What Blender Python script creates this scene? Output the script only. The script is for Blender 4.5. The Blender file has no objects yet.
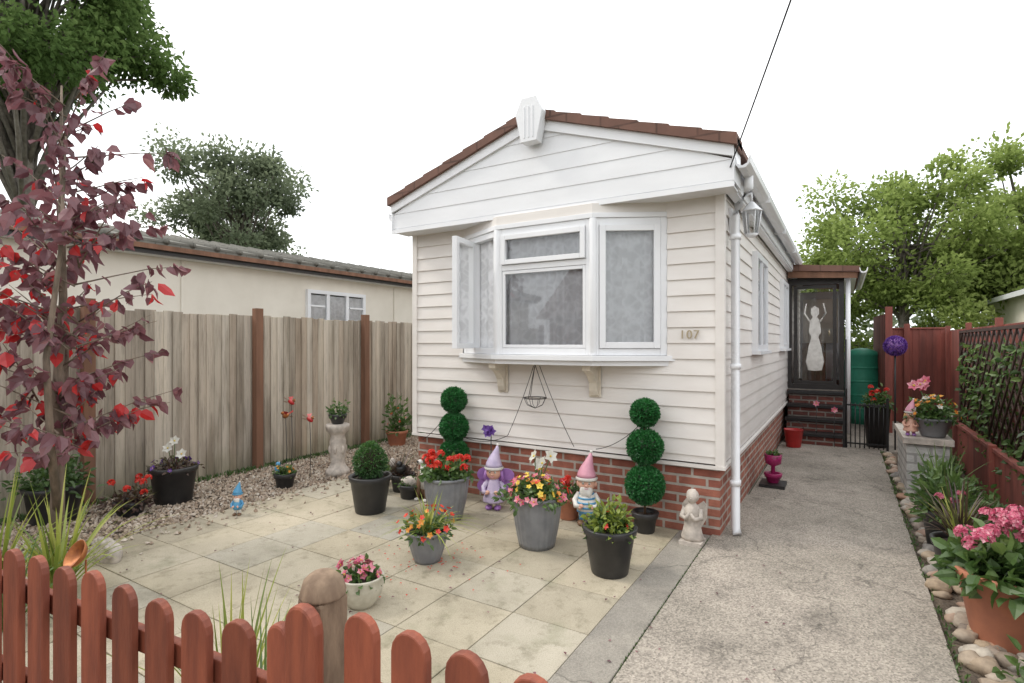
import bpy, math, random
import numpy as np
from mathutils import Vector, Matrix, noise as mnoise
random.seed(7); rng=np.random.default_rng(7)
sc=bpy.context.scene
sc.view_settings.view_transform='Standard'; sc.view_settings.look='None'; sc.view_settings.exposure=0

# ------------------------------------------------------------ materials
def newmat(name):
    m=bpy.data.materials.new(name); m.use_nodes=True
    nt=m.node_tree; nt.nodes.clear()
    out=nt.nodes.new('ShaderNodeOutputMaterial')
    return m,nt,out
def N(nt,t,**k):
    n=nt.nodes.new(t)
    for a,b in k.items(): setattr(n,a,b)
    return n
def c4(c): return (c[0],c[1],c[2],1)
def mixc(nt,f,a,b,blend='MIX'):
    n=N(nt,'ShaderNodeMix',data_type='RGBA',blend_type=blend)
    for s,v in ((0,f),(6,a),(7,b)):
        if hasattr(v,'links') or hasattr(v,'is_linked'): nt.links.new(v,n.inputs[s])
        else: n.inputs[s].default_value = v if s==0 else c4(v)
    return n.outputs[2]
def noise(nt,scale,detail=4,vec=None,rough=.55):
    n=N(nt,'ShaderNodeTexNoise'); n.inputs['Scale'].default_value=scale; n.inputs['Detail'].default_value=detail
    n.inputs['Roughness'].default_value=rough
    if vec: nt.links.new(vec,n.inputs['Vector'])
    return n.outputs['Fac']
def ramp(nt,fac,stops):
    r=N(nt,'ShaderNodeValToRGB'); e=r.color_ramp.elements
    e[0].position=stops[0][0]; e[0].color=c4(stops[0][1]); e[1].position=stops[-1][0]; e[1].color=c4(stops[-1][1])
    for p,c in stops[1:-1]:
        x=e.new(p); x.color=c4(c)
    nt.links.new(fac,r.inputs[0]); return r.outputs[0]
def g(v): return (v,v,v)
def attr(nt): 
    a=N(nt,'ShaderNodeAttribute'); a.attribute_name='rnd'; return a.outputs['Fac']
def objc(nt,scale=None):
    t=N(nt,'ShaderNodeTexCoord'); o=t.outputs['Object']
    if scale:
        m=N(nt,'ShaderNodeMapping'); m.inputs['Scale'].default_value=scale; nt.links.new(o,m.inputs[0]); o=m.outputs[0]
    return o
def uvc(nt):
    return N(nt,'ShaderNodeTexCoord').outputs['UV']
def finish(nt,out,col,rough=.6,bumpf=None,bs=.3,bd=.01,metal=0,spec=.5,coat=0):
    p=N(nt,'ShaderNodeBsdfPrincipled')
    if hasattr(col,'is_linked'): nt.links.new(col,p.inputs['Base Color'])
    else: p.inputs['Base Color'].default_value=c4(col)
    p.inputs['Roughness'].default_value=rough; p.inputs['Metallic'].default_value=metal
    p.inputs['Specular IOR Level'].default_value=spec; p.inputs['Coat Weight'].default_value=coat
    if bumpf is not None:
        b=N(nt,'ShaderNodeBump'); b.inputs['Strength'].default_value=bs; b.inputs['Distance'].default_value=bd
        nt.links.new(bumpf,b.inputs['Height']); nt.links.new(b.outputs[0],p.inputs['Normal'])
    nt.links.new(p.outputs[0],out.inputs[0]); return p
def rv(nt,col,amt):
    h=N(nt,'ShaderNodeHueSaturation'); m=N(nt,'ShaderNodeMapRange')
    m.inputs['To Min'].default_value=1-amt; m.inputs['To Max'].default_value=1+amt
    nt.links.new(attr(nt),m.inputs['Value']); nt.links.new(m.outputs[0],h.inputs['Value'])
    nt.links.new(col,h.inputs['Color']); return h.outputs[0]
def simple(name,a,b=None,rough=.6,scale=6,stretch=None,bump=.2,bscale=40,bd=.004,amt=0,metal=0,spec=.5,coat=0,lo=.35,hi=.65,det=5):
    m,nt,out=newmat(name); b=b or tuple(x*.8 for x in a)
    oc=objc(nt,stretch)
    f=noise(nt,scale,det,oc); r=N(nt,'ShaderNodeMapRange'); r.inputs[1].default_value=lo; r.inputs[2].default_value=hi
    nt.links.new(f,r.inputs[0]); col=mixc(nt,r.outputs[0],a,b)
    if amt: col=rv(nt,col,amt)
    finish(nt,out,col,rough,noise(nt,bscale,4,oc),bump,bd,metal,spec,coat); return m
def leafmat(name,stops,trans=.35,rough=.5,gloss=.06):
    m,nt,out=newmat(name); col=ramp(nt,attr(nt),stops)
    p=N(nt,'ShaderNodeBsdfDiffuse'); nt.links.new(col,p.inputs[0])
    t=N(nt,'ShaderNodeBsdfTranslucent'); nt.links.new(col,t.inputs[0])
    x=N(nt,'ShaderNodeMixShader'); x.inputs[0].default_value=trans
    nt.links.new(p.outputs[0],x.inputs[1]); nt.links.new(t.outputs[0],x.inputs[2]); o=x.outputs[0]
    if gloss:
        gl=N(nt,'ShaderNodeBsdfGlossy'); gl.inputs['Roughness'].default_value=rough; gl.inputs[0].default_value=(.8,.8,.8,1)
        y=N(nt,'ShaderNodeMixShader'); y.inputs[0].default_value=gloss; nt.links.new(o,y.inputs[1]); nt.links.new(gl.outputs[0],y.inputs[2]); o=y.outputs[0]
    nt.links.new(o,out.inputs[0]); return m

M={}
M['siding']=simple('cream_siding',(.79,.755,.72),(.73,.69,.65),.45,2.2,(1,1,3),.08,30)
M['gable']=simple('white_cladding',(.80,.81,.83),(.75,.76,.78),.4,2,(1,1,3),.05,30)
M['upvc']=simple('white_upvc',(.82,.83,.85),(.77,.78,.80),.3,3,None,.02,20)
M['bracket']=simple('cream_paint',(.75,.68,.57),None,.5,9)
def fencemat():
    m,nt,out=newmat('weathered_board'); oc=objc(nt,(3,3,.35))
    base=ramp(nt,attr(nt),[(0,(.34,.29,.235)),(.35,(.50,.44,.36)),(.7,(.56,.50,.42)),(1,(.42,.34,.26))])
    f=noise(nt,2.2,6,oc); c=mixc(nt,1.0,base,ramp(nt,f,[(.34,(.58,.56,.53)),(.5,(.9,.9,.9)),(.68,(1.08,1.07,1.05))]),'MULTIPLY')
    f2=noise(nt,14,6,objc(nt,(4,4,.25)),.7); c=mixc(nt,1.0,c,ramp(nt,f2,[(.35,g(.72)),(.5,g(1.0))]),'MULTIPLY')
    sx=N(nt,'ShaderNodeSeparateXYZ'); nt.links.new(objc(nt),sx.inputs[0]); f3=noise(nt,1.4,4,objc(nt)); ad=N(nt,'ShaderNodeMath',operation='ADD'); nt.links.new(sx.outputs[2],ad.inputs[0]); nt.links.new(f3,ad.inputs[1])
    c=mixc(nt,1.0,c,ramp(nt,ad.outputs[0],[(.45,(.55,.57,.46)),(.95,g(1))]),'MULTIPLY')
    finish(nt,out,c,.88,f2,.5,.004); return m
M['fence']=fencemat()
M['fpost']=simple('fence_post_wood',(.23,.115,.07),(.15,.075,.045),.8,3,(3,3,.4),.4,20)
M['picket']=simple('red_brown_stain',(.27,.072,.036),(.165,.043,.024),.62,5,(4,4,.7),.5,30,.004,.22)
M['redfence']=simple('red_fence_stain',(.27,.075,.055),(.16,.048,.036),.7,3,(3,3,.5),.4,20,.004,.22)
M['oldwood']=simple('old_wood',(.30,.21,.14),(.18,.12,.08),.85,8,(3,3,1),.6,30)
M['trellis']=simple('trellis_wood',(.06,.032,.025),None,.7,6)
M['black']=simple('black_plastic',(.018,.018,.02),(.035,.034,.034),.42,8,None,.08,30)
M['blackmetal']=simple('black_metal',(.015,.015,.016),None,.4,8)
M['greypot']=simple('grey_glaze',(.22,.225,.235),(.16,.165,.18),.38,9,None,.1,30)
M['bowl']=simple('cream_stoneware',(.55,.52,.43),(.40,.37,.29),.6,14,None,.3,50)
M['terra']=simple('terracotta',(.50,.20,.115),(.40,.16,.10),.7,7,None,.2,60)
M['magenta']=simple('magenta_pot',(.38,.02,.13),None,.4,7)
M['soil']=simple('soil',(.055,.038,.026),(.03,.02,.015),.95,25,None,1,60,.02)
M['earth']=simple('bed_soil',(.16,.125,.09),(.08,.06,.045),.95,9,None,1,40,.03)
M['grass']=simple('grass_ground',(.09,.12,.04),(.05,.08,.025),.9,3,None,1,60,.03)
M['asphalt']=simple('asphalt',(.06,.06,.06),(.045,.045,.045),.85,5,None,.5,150)
M['cream']=simple('cream_render',(.80,.75,.66),(.72,.67,.58),.7,2,None,.3,60)
M['creamend']=simple('grey_render',(.5,.48,.45),None,.7,2)
M['trunk']=simple('bark',(.24,.18,.135),(.12,.095,.07),.9,12,(2,2,.5),.8,30,.01)
M['bark2']=simple('grey_bark',(.17,.15,.125),(.10,.085,.07),.9,10)
M['stone']=simple('cast_stone',(.58,.52,.46),(.38,.34,.30),.8,18,None,.5,60)
M['skin']=simple('painted_skin',(.72,.43,.32),(.66,.36,.27),.45,20)
M['purple']=simple('painted_purple',(.40,.20,.52),(.30,.14,.42),.4,14)
M['lilac']=simple('painted_lilac',(.58,.50,.66),(.45,.38,.55),.45,14)
M['pinkp']=simple('painted_pink',(.70,.34,.42),(.58,.26,.35),.4,14)
M['bluep']=simple('painted_blue',(.10,.34,.55),(.07,.25,.45),.4,14)
M['whitep']=simple('painted_white',(.78,.76,.72),(.62,.6,.56),.45,16)
M['brownp']=simple('painted_brown',(.20,.11,.06),(.12,.07,.04),.5,16)
M['hair']=simple('painted_hair',(.55,.35,.12),(.42,.26,.08),.6,40)
M['redp']=simple('red_paint',(.45,.02,.02),None,.35,10)
M['rust']=simple('rusty_copper',(.42,.15,.04),(.22,.07,.025),.5,20,None,.3,50,metal=.4)
M['greenp']=simple('green_plastic',(.04,.30,.19),None,.5,6)
M['gold']=simple('brass_number',(.48,.40,.27),None,.4,10,metal=.3)
M['dark']=simple('dark_interior',(.03,.03,.03),None,.9)
M['carpet']=simple('interior_wall',(.6,.57,.53),None,.9)
M['doorframe']=simple('dark_door_frame',(.03,.027,.026),None,.35)
M['chain']=simple('wire',(.03,.03,.03),None,.5)
M['cable']=simple('cable',(.012,.012,.012),None,.6)
def tiles(name,a,b,w,h):
    m,nt,out=newmat(name); t=N(nt,'ShaderNodeTexBrick')
    for k,v in (('Scale',1),('Mortar Size',.008),('Brick Width',w),('Row Height',h)): t.inputs[k].default_value=v
    t.inputs['Color1'].default_value=c4(a); t.inputs['Color2'].default_value=c4(b); t.inputs['Mortar'].default_value=c4(tuple(x*.3 for x in a))
    nt.links.new(uvc(nt),t.inputs['Vector'])
    f=noise(nt,7,6,objc(nt)); col=mixc(nt,f,t.outputs['Color'],ramp(nt,f,[(.3,tuple(x*.4 for x in a)),(.7,tuple(min(1,x*1.2) for x in b))]))
    finish(nt,out,col,.85,t.outputs['Fac'],-.6,.01); return m
M['rooftile']=tiles('brown_roof_tile',(.19,.105,.078),(.16,.08,.06),.3,.2)
M['greytile']=tiles('grey_roof_tile',(.20,.19,.165),(.15,.145,.125),.3,.25)
def brick(name,c1,c2,mort,w=.225,h=.075,ms=.011,bs=.8):
    m,nt,out=newmat(name); t=N(nt,'ShaderNodeTexBrick')
    for k,v in (('Scale',1),('Mortar Size',ms),('Mortar Smooth',.15),('Brick Width',w),('Row Height',h),('Bias',0)): t.inputs[k].default_value=v
    t.inputs['Color1'].default_value=c4(c1); t.inputs['Color2'].default_value=c4(c2); t.inputs['Mortar'].default_value=c4(mort)
    nt.links.new(uvc(nt),t.inputs['Vector'])
    f=noise(nt,9,6,objc(nt)); f2=noise(nt,60,4,objc(nt))
    r=ramp(nt,f,[(.3,g(.62)),(.7,g(1.0))]); col=mixc(nt,1.0,t.outputs['Color'],r,'MULTIPLY')
    mm=N(nt,'ShaderNodeMath',operation='MULTIPLY_ADD'); nt.links.new(t.outputs['Fac'],mm.inputs[0]); mm.inputs[1].default_value=-1; nt.links.new(f2,mm.inputs[2])
    finish(nt,out,col,.85,mm.outputs[0],bs,.008); return m
M['brick']=brick('red_brick',(.48,.18,.12),(.34,.115,.08),(.54,.48,.42))
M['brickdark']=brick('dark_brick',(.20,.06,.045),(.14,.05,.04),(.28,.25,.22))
M['whitebrick']=brick('white_painted_block',(.66,.66,.63),(.60,.60,.58),(.42,.42,.40),.24,.085,.012)
def slabmat():
    m,nt,out=newmat('buff_paving_slab'); o=objc(nt)
    base=ramp(nt,attr(nt),[(0,(.40,.36,.285)),(.3,(.50,.44,.335)),(.7,(.52,.465,.365)),(1,(.43,.405,.35))])
    f=noise(nt,1.1,9,o,.64); st=ramp(nt,f,[(.32,(.52,.51,.47)),(.46,(.84,.83,.79)),(.66,(1.04,1.03,1.01))])
    c=mixc(nt,1.0,base,st,'MULTIPLY')
    f2=noise(nt,170,3,o); c=mixc(nt,1.0,c,ramp(nt,f2,[(.32,g(.74)),(.55,g(1.0))]),'MULTIPLY')
    f3=noise(nt,9,7,o,.75); c=mixc(nt,1.0,c,ramp(nt,f3,[(.32,(.66,.66,.62)),(.48,g(1.0))]),'MULTIPLY')
    f5=noise(nt,3.4,6,o,.65); c=mixc(nt,ramp(nt,f5,[(.56,g(0)),(.72,g(.45))]),c,(.21,.215,.13))
    finish(nt,out,c,.85,f2,.35,.004); return m
M['slab']=slabmat()
def concmat(name,a,b,sp,scale=120):
    m,nt,out=newmat(name); o=objc(nt)
    f=noise(nt,.9,8,o,.62); c=mixc(nt,ramp(nt,f,[(.38,g(0)),(.60,g(1))]),a,b)
    v=N(nt,'ShaderNodeTexVoronoi'); v.inputs['Scale'].default_value=scale; nt.links.new(o,v.inputs['Vector'])
    bw=N(nt,'ShaderNodeRGBToBW'); nt.links.new(v.outputs['Color'],bw.inputs[0])
    c=mixc(nt,1.0,c,ramp(nt,bw.outputs[0],[(.1,g(1-sp)),(.5,g(1)),(.9,g(1+sp*.9))]),'MULTIPLY')
    f4=noise(nt,2.6,9,o,.78); c=mixc(nt,1.0,c,ramp(nt,f4,[(.34,g(.58)),(.45,g(.92)),(.6,g(1.06))]),'MULTIPLY')
    # hairline cracks
    dn=N(nt,'ShaderNodeTexNoise'); dn.inputs['Scale'].default_value=2.5; dn.inputs['Detail'].default_value=6; nt.links.new(o,dn.inputs['Vector'])
    va=N(nt,'ShaderNodeVectorMath',operation='MULTIPLY_ADD'); nt.links.new(dn.outputs['Color'],va.inputs[0]); va.inputs[1].default_value=(.5,.5,.5); nt.links.new(o,va.inputs[2])
    cv=N(nt,'ShaderNodeTexVoronoi',feature='DISTANCE_TO_EDGE'); cv.inputs['Scale'].default_value=.7; nt.links.new(va.outputs[0],cv.inputs['Vector'])
    c=mixc(nt,1.0,c,ramp(nt,cv.outputs['Distance'],[(.0,g(.55)),(.006,g(1.0))]),'MULTIPLY')
    c=rv(nt,c,.09)
    finish(nt,out,c,.88,v.outputs['Distance'],.6,.006); return m
M['conc']=concmat('exposed_aggregate_concrete',(.375,.33,.28),(.275,.245,.205),.42)
M['conc2']=concmat('smooth_concrete',(.33,.30,.255),(.25,.23,.20),.18,160)
M['joint']=simple('joint_sand',(.27,.245,.185),(.15,.155,.10),.95,7)
def stops(cs):
    n=len(cs); return [(i/(n-1),c) for i,c in enumerate(cs)]
def stonemat(name,cs):
    m,nt,out=newmat(name); o=objc(nt); c=ramp(nt,attr(nt),stops(cs))
    c=mixc(nt,1.0,c,ramp(nt,noise(nt,30,5,o),[(.3,g(.7)),(.7,g(1.1))]),'MULTIPLY')
    finish(nt,out,c,.75,noise(nt,80,3,o),.3,.003); return m
M['gravel']=stonemat('gravel_stone',[(.20,.14,.10),(.42,.33,.24),(.55,.47,.38),(.35,.25,.18),(.62,.56,.48)])
M['cobble']=stonemat('cobble_stone',[(.20,.17,.15),(.42,.32,.22),(.40,.36,.32),(.35,.20,.13),(.52,.46,.38),(.24,.23,.22)])
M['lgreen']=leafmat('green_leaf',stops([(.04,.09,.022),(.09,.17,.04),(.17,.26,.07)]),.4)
M['dgreen']=leafmat('topiary_leaf',stops([(.008,.07,.016),(.018,.15,.03),(.045,.25,.06)]),.2)
M['box']=leafmat('box_leaf',stops([(.02,.07,.015),(.05,.14,.03),(.10,.21,.05)]),.3)
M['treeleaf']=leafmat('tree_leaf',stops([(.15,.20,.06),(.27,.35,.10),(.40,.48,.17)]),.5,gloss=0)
M['treedark']=leafmat('far_tree_leaf',stops([(.13,.16,.11),(.21,.25,.16),(.30,.34,.22)]),.5,gloss=0)
M['conifer']=leafmat('conifer_needle',stops([(.075,.125,.04),(.14,.22,.07),(.22,.31,.11)]),.45,gloss=0)
M['redleaf']=leafmat('plum_leaf',[(0,(.10,.035,.045)),(.4,(.18,.065,.08)),(.78,(.30,.14,.155)),(.86,(.36,.16,.16)),(.88,(.5,.015,.02)),(1,(.62,.03,.03))],.4)
M['yellowgreen']=leafmat('strap_leaf',stops([(.14,.20,.03),(.30,.36,.06),(.47,.48,.13)]),.35)
M['darkblade']=leafmat('dark_blade',stops([(.05,.02,.03),(.10,.06,.04),(.10,.12,.04)]),.25)
M['fred']=leafmat('red_petal',stops([(.5,.01,.008),(.7,.03,.015),(.8,.08,.03)]),.25)
M['fpink']=leafmat('pink_petal',stops([(.6,.08,.16),(.75,.22,.30),(.8,.45,.5)]),.3)
M['fhydr']=leafmat('hydrangea_petal',stops([(.5,.05,.13),(.65,.14,.24),(.75,.40,.45)]),.3)
M['forange']=leafmat('orange_petal',stops([(.75,.16,.02),(.8,.30,.03),(.8,.5,.08)]),.3)
M['fwhite']=leafmat('white_petal',stops([(.7,.68,.6),(.8,.8,.76)]),.3)
M['fpurple']=leafmat('purple_petal',stops([(.10,.03,.25),(.2,.08,.4)]),.2)
M['fyellow']=leafmat('yellow_flower',stops([(.75,.5,.03),(.8,.65,.1)]),.2)
def glassmat(name,tint,ior=1.55):
    m,nt,out=newmat(name)
    t=N(nt,'ShaderNodeBsdfTransparent'); t.inputs[0].default_value=c4(tint)
    gl=N(nt,'ShaderNodeBsdfGlossy'); gl.inputs['Roughness'].default_value=.01; gl.inputs[0].default_value=(1,1,1,1)
    f=N(nt,'ShaderNodeFresnel'); f.inputs[0].default_value=ior
    x=N(nt,'ShaderNodeMixShader'); nt.links.new(f.outputs[0],x.inputs[0]); nt.links.new(t.outputs[0],x.inputs[1]); nt.links.new(gl.outputs[0],x.inputs[2])
    nt.links.new(x.outputs[0],out.inputs[0]); return m
M['glass']=glassmat('window_glass',(.97,.98,.99),1.7)
def netmat():
    m,nt,out=newmat('net_curtain')
    v=N(nt,'ShaderNodeTexVoronoi',feature='DISTANCE_TO_EDGE'); v.inputs['Scale'].default_value=13; nt.links.new(uvc(nt),v.inputs['Vector'])
    v2=noise(nt,7,3,uvc(nt))
    a=N(nt,'ShaderNodeMath',operation='ADD'); nt.links.new(v.outputs['Distance'],a.inputs[0]); nt.links.new(v2,a.inputs[1])
    r=ramp(nt,a.outputs[0],[(.45,g(1.0)),(.75,g(.84))])
    d=N(nt,'ShaderNodeBsdfDiffuse'); d.inputs[0].default_value=(.93,.94,.96,1)
    tl=N(nt,'ShaderNodeBsdfTranslucent'); tl.inputs[0].default_value=(.9,.9,.9,1)
    mx=N(nt,'ShaderNodeMixShader'); mx.inputs[0].default_value=.08; nt.links.new(d.outputs[0],mx.inputs[1]); nt.links.new(tl.outputs[0],mx.inputs[2])
    t=N(nt,'ShaderNodeBsdfTransparent'); x=N(nt,'ShaderNodeMixShader')
    nt.links.new(r,x.inputs[0]); nt.links.new(t.outputs[0],x.inputs[1]); nt.links.new(mx.outputs[0],x.inputs[2]); nt.links.new(x.outputs[0],out.inputs[0]); return m
M['net']=netmat()

# ------------------------------------------------------------ mesh builder
def unit(a): return a/np.maximum(np.linalg.norm(a,axis=-1,keepdims=True),1e-9)
class MB:
    def __init__(s): s.v=[];s.f=[];s.m=[];s.r=[];s.s=[];s.mats=[]
    def mi(s,k):
        if k not in s.mats: s.mats.append(k)
        return s.mats.index(k)
    def add(s,vs,fs,mat,rnd=None,smooth=False):
        o=len(s.v); s.v.extend([tuple(map(float,x)) for x in vs]); i=s.mi(mat)
        one = random.random() if rnd is None else rnd
        for k,f in enumerate(fs):
            s.f.append(tuple(o+j for j in f)); s.m.append(i); s.s.append(smooth)
            s.r.append(float(one[k]) if hasattr(one,'__len__') else one)
    def box(s,c,d,mat,rz=0,rnd=None,R=None):
        R=R if R is not None else Matrix.Rotation(rz,3,'Z'); vs=[]
        for x in(-.5,.5):
            for y in(-.5,.5):
                for z in(-.5,.5): vs.append(Vector(c)+R@Vector((x*d[0],y*d[1],z*d[2])))
        s.add(vs,[(0,1,3,2),(4,6,7,5),(0,4,5,1),(2,3,7,6),(0,2,6,4),(1,5,7,3)],mat,rnd)
    def bb(s,a,b,mat,rnd=None):
        s.box([(a[i]+b[i])/2 for i in range(3)],[abs(b[i]-a[i]) for i in range(3)],mat,rnd=rnd)
    def extr(s,poly,vec,mat,rnd=None):
        n=len(poly); vs=[Vector(p) for p in poly]+[Vector(p)+Vector(vec) for p in poly]
        s.add(vs,[tuple(range(n))[::-1],tuple(range(n,2*n))]+[(i,(i+1)%n,n+(i+1)%n,n+i) for i in range(n)],mat,rnd)
    def lathe(s,prof,c,mat,seg=28,flute=0,nfl=0,R=None,rnd=None,sx=1,sy=1):
        vs=[];fs=[];n=len(prof)
        for i in range(seg):
            a=2*math.pi*i/seg
            for (r,z) in prof:
                rr=r*(1+ (flute*math.cos(nfl*a) if flute else 0))
                p=Vector((rr*math.cos(a)*sx,rr*math.sin(a)*sy,z))
                if R is not None: p=R@p
                vs.append(Vector(c)+p)
        for i in range(seg):
            j=(i+1)%seg
            for k in range(n-1): fs.append((i*n+k,j*n+k,j*n+k+1,i*n+k+1))
        s.add(vs,fs,mat,rnd,True)
    def tube(s,path,rad,mat,seg=7,rnd=None):
        path=[Vector(p) for p in path]; n=len(path)
        if not hasattr(rad,'__len__'): rad=[rad]*n
        vs=[];fs=[]
        for i,p in enumerate(path):
            t=(path[min(i+1,n-1)]-path[max(i-1,0)]).normalized()
            u=t.cross(Vector((0,0,1)) if abs(t.z)<.9 else Vector((1,0,0))).normalized(); w=t.cross(u)
            for k in range(seg):
                a=2*math.pi*k/seg; vs.append(p+(u*math.cos(a)+w*math.sin(a))*rad[i])
        for i in range(n-1):
            for k in range(seg):
                l=(k+1)%seg; fs.append((i*seg+k,i*seg+l,(i+1)*seg+l,(i+1)*seg+k))
        fs.append(tuple(range(seg))[::-1]); fs.append(tuple(range((n-1)*seg,n*seg)))
        s.add(vs,fs,mat,rnd,True)
    def ball(s,c,r,mat,seg=16,rings=10,nz=0,rnd=None,R=None):
        if not hasattr(r,'__len__'): r=(r,r,r)
        vs=[(0,0,1)];off=Vector((random.random()*50,random.random()*50,0))
        for i in range(1,rings):
            t=math.pi*i/rings
            for k in range(seg):
                a=2*math.pi*k/seg; vs.append((math.sin(t)*math.cos(a),math.sin(t)*math.sin(a),math.cos(t)))
        vs.append((0,0,-1)); o=[]
        for v in vs:
            v=Vector(v); q=1+nz*mnoise.noise(v*1.5+off) if nz else 1
            p=Vector((v.x*r[0],v.y*r[1],v.z*r[2]))*q
            if R is not None: p=R@p
            o.append(Vector(c)+p)
        fs=[(0,1+k,1+(k+1)%seg) for k in range(seg)]
        for i in range(rings-2):
            for k in range(seg):
                a=1+i*seg; b=a+seg; l=(k+1)%seg; fs.append((a+k,b+k,b+l,a+l))
        L=len(vs)-1; a=1+(rings-2)*seg
        fs+= [(L,a+(k+1)%seg,a+k) for k in range(seg)]
        s.add(o,fs,mat,rnd,True)
    def leaves(s,P,D,L,W,mat,rnd,fold=.25,big=False,up=None):
        P=np.asarray(P,float); n=len(P); D=unit(np.asarray(D,float)); L=np.broadcast_to(L,(n,))[:,None]; W=np.broadcast_to(W,(n,))[:,None]
        ref=unit(rng.normal(size=(n,3))+ (np.array(up) if up is not None else np.array([0,0,.8])))
        S=unit(np.cross(D,ref)); Nn=np.cross(S,D)
        rnd=np.broadcast_to(rnd,(n,))
        if not big:
            V=np.stack([P,P+D*L*.45+S*W*.5+Nn*W*fold,P+D*L,P+D*L*.45-S*W*.5+Nn*W*fold],1).reshape(-1,3)
            F=[(4*i,4*i+1,4*i+2,4*i+3) for i in range(n)]
            s.add(V,F,mat,rnd)
        else:
            cur=-Nn*L*.12
            pts=[P,P+D*L*.22+S*W*.42+Nn*W*fold*.8,P+D*L*.6+S*W*.42+Nn*W*fold*.8+cur*.4,P+D*L+cur*1.6,
                 P+D*L*.6-S*W*.42+Nn*W*fold*.8+cur*.4,P+D*L*.22-S*W*.42+Nn*W*fold*.8,P+D*L*.5+cur*.3]
            V=np.stack(pts,1).reshape(-1,3); F=[]
            for i in range(n):
                b=7*i; F+=[(b,b+6,b+2,b+1),(b+6,b+3,b+2),(b,b+5,b+4,b+6),(b+6,b+4,b+3)]
            s.add(V,F,mat,np.repeat(rnd,4))
    def build(s,name,bevel=0,parent=None):
        me=bpy.data.meshes.new(name); me.from_pydata(s.v,[],s.f)
        for k in s.mats: me.materials.append(M[k])
        n=len(me.polygons)
        me.polygons.foreach_set('material_index',s.m); me.polygons.foreach_set('use_smooth',s.s)
        at=me.attributes.new('rnd','FLOAT','FACE'); at.data.foreach_set('value',s.r)
        me.update()
        nl=len(me.loops); vi=np.empty(nl,np.int32); me.loops.foreach_get('vertex_index',vi)
        co=np.empty(len(me.vertices)*3); me.vertices.foreach_get('co',co); co=co.reshape(-1,3)[vi]
        nr=np.empty(n*3); me.polygons.foreach_get('normal',nr); nr=nr.reshape(-1,3); tot=np.empty(n,np.int32); me.polygons.foreach_get('loop_total',tot)
        nr=np.abs(np.repeat(nr,tot,0)); ax=np.argmax(nr,1)
        uv=np.where((ax==0)[:,None],co[:,[1,2]],np.where((ax==1)[:,None],co[:,[0,2]],co[:,[0,1]]))
        ul=me.uv_layers.new(name='UVMap'); ul.data.foreach_set('uv',uv.reshape(-1))
        ob=bpy.data.objects.new(name,me); sc.collection.objects.link(ob)
        if bevel:
            b=ob.modifiers.new('bevel','BEVEL'); b.width=bevel; b.segments=2; b.limit_method='ANGLE'
        if parent: ob.parent=parent
        return ob
def empty(name,loc=(0,0,0)):
    e=bpy.data.objects.new(name,None); sc.collection.objects.link(e); e.empty_display_size=.2; return e

# ------------------------------------------------------------ ground
b=MB(); b.add([(-300,-300,-.012),(300,-300,-.012),(300,300,-.012),(-300,300,-.012)],[(0,1,2,3)],'grass'); b.build('ground')
b=MB(); b.add([(-100,-9,-.004),(100,-9,-.004),(100,-3,-.004),(-100,-3,-.004)],[(0,1,2,3)],'asphalt'); b.bb((-100,-3,-.01),(-.9,-2.85,.1),'conc2'); b.build('road')
b=MB(); b.add([(-4.68,.6,.009),(-1.08,.6,.009),(-1.08,4.4,.009),(-4.68,4.4,.009)],[(0,1,2,3)],'joint')
x=-1.105
for i in range(8):
    y=4.36
    for j in range(8):
        h=.018+random.uniform(-.0015,.0015)
        b.bb((x-.445,y-.445,-.01),(x-.002,y-.002,h),'slab',rnd=random.random()); y-=.449
    x-=.449
b.build('paved_patio',bevel=.003)
b=MB()
b.bb((-.865,-2.8,-.01),(.44,2.15,.019),'conc',rnd=.5); b.bb((-.865,2.158,-.01),(.44,5.74,.021),'conc',rnd=.62); b.bb((-.785,5.75,-.01),(.44,9.0,.019),'conc',rnd=.05); b.bb((-.785,9.008,-.01),(.9,14,.019),'conc',rnd=.4)
b.bb((-1.1,-2.8,-.01),(-.87,1.4,.024),'conc2',rnd=.5); b.bb((-1.1,1.406,-.01),(-.87,4.36,.024),'conc2',rnd=.75)
b.build('concrete_path',bevel=.004)
b=MB(); b.add([(-6.1,-1,.002),(-4.67,-1,.002),(-4.67,8,.002),(-6.1,8,.002)],[(0,1,2,3)],'earth'); b.add([(-4.67,4.4,.002),(-3.86,4.4,.002),(-3.86,8,.002),(-4.67,8,.002)],[(0,1,2,3)],'earth')
b.add([(-4.67,-.6,.001),(-1.1,-.6,.001),(-1.1,.76,.001),(-4.67,.76,.001)],[(0,1,2,3)],'earth')
b.add([(.44,-1,.002),(1.5,-1,.002),(1.5,9,.002),(.44,9,.002)],[(0,1,2,3)],'earth'); b.build('garden_bed_soil')
n=15000
P=np.stack([rng.uniform(-6.0,-4.69,n),rng.uniform(.9,7,n),rng.uniform(.003,.018,n)],1)
n2=1800; P=np.vstack([P,np.stack([rng.uniform(-4.67,-3.88,n2),rng.uniform(4.42,6.5,n2),rng.uniform(.003,.018,n2)],1)])
nn=190; P=np.vstack([P,np.stack([-4.7+np.abs(rng.normal(size=nn))*.18,rng.uniform(1,4.3,nn),np.full(nn,.026)],1)]); n=len(P)
S=rng.uniform(.009,.021,(n,1)); octa=np.array([(1,0,0),(0,1,0),(-1,0,0),(0,-1,0),(0,0,1),(0,0,-1)],float)
V=P[:,None,:]+octa[None]*S[:,None,:]*rng.uniform(.55,1.3,(n,6,1))+rng.normal(size=(n,6,3))*S[:,None,:]*.25; V[:,:,2]=np.maximum(V[:,:,2],.001)
F=[];ff=[(0,1,4),(1,2,4),(2,3,4),(3,0,4),(1,0,5),(2,1,5),(3,2,5),(0,3,5)]
for i in range(n): F+=[tuple(6*i+k for k in f) for f in ff]
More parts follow.
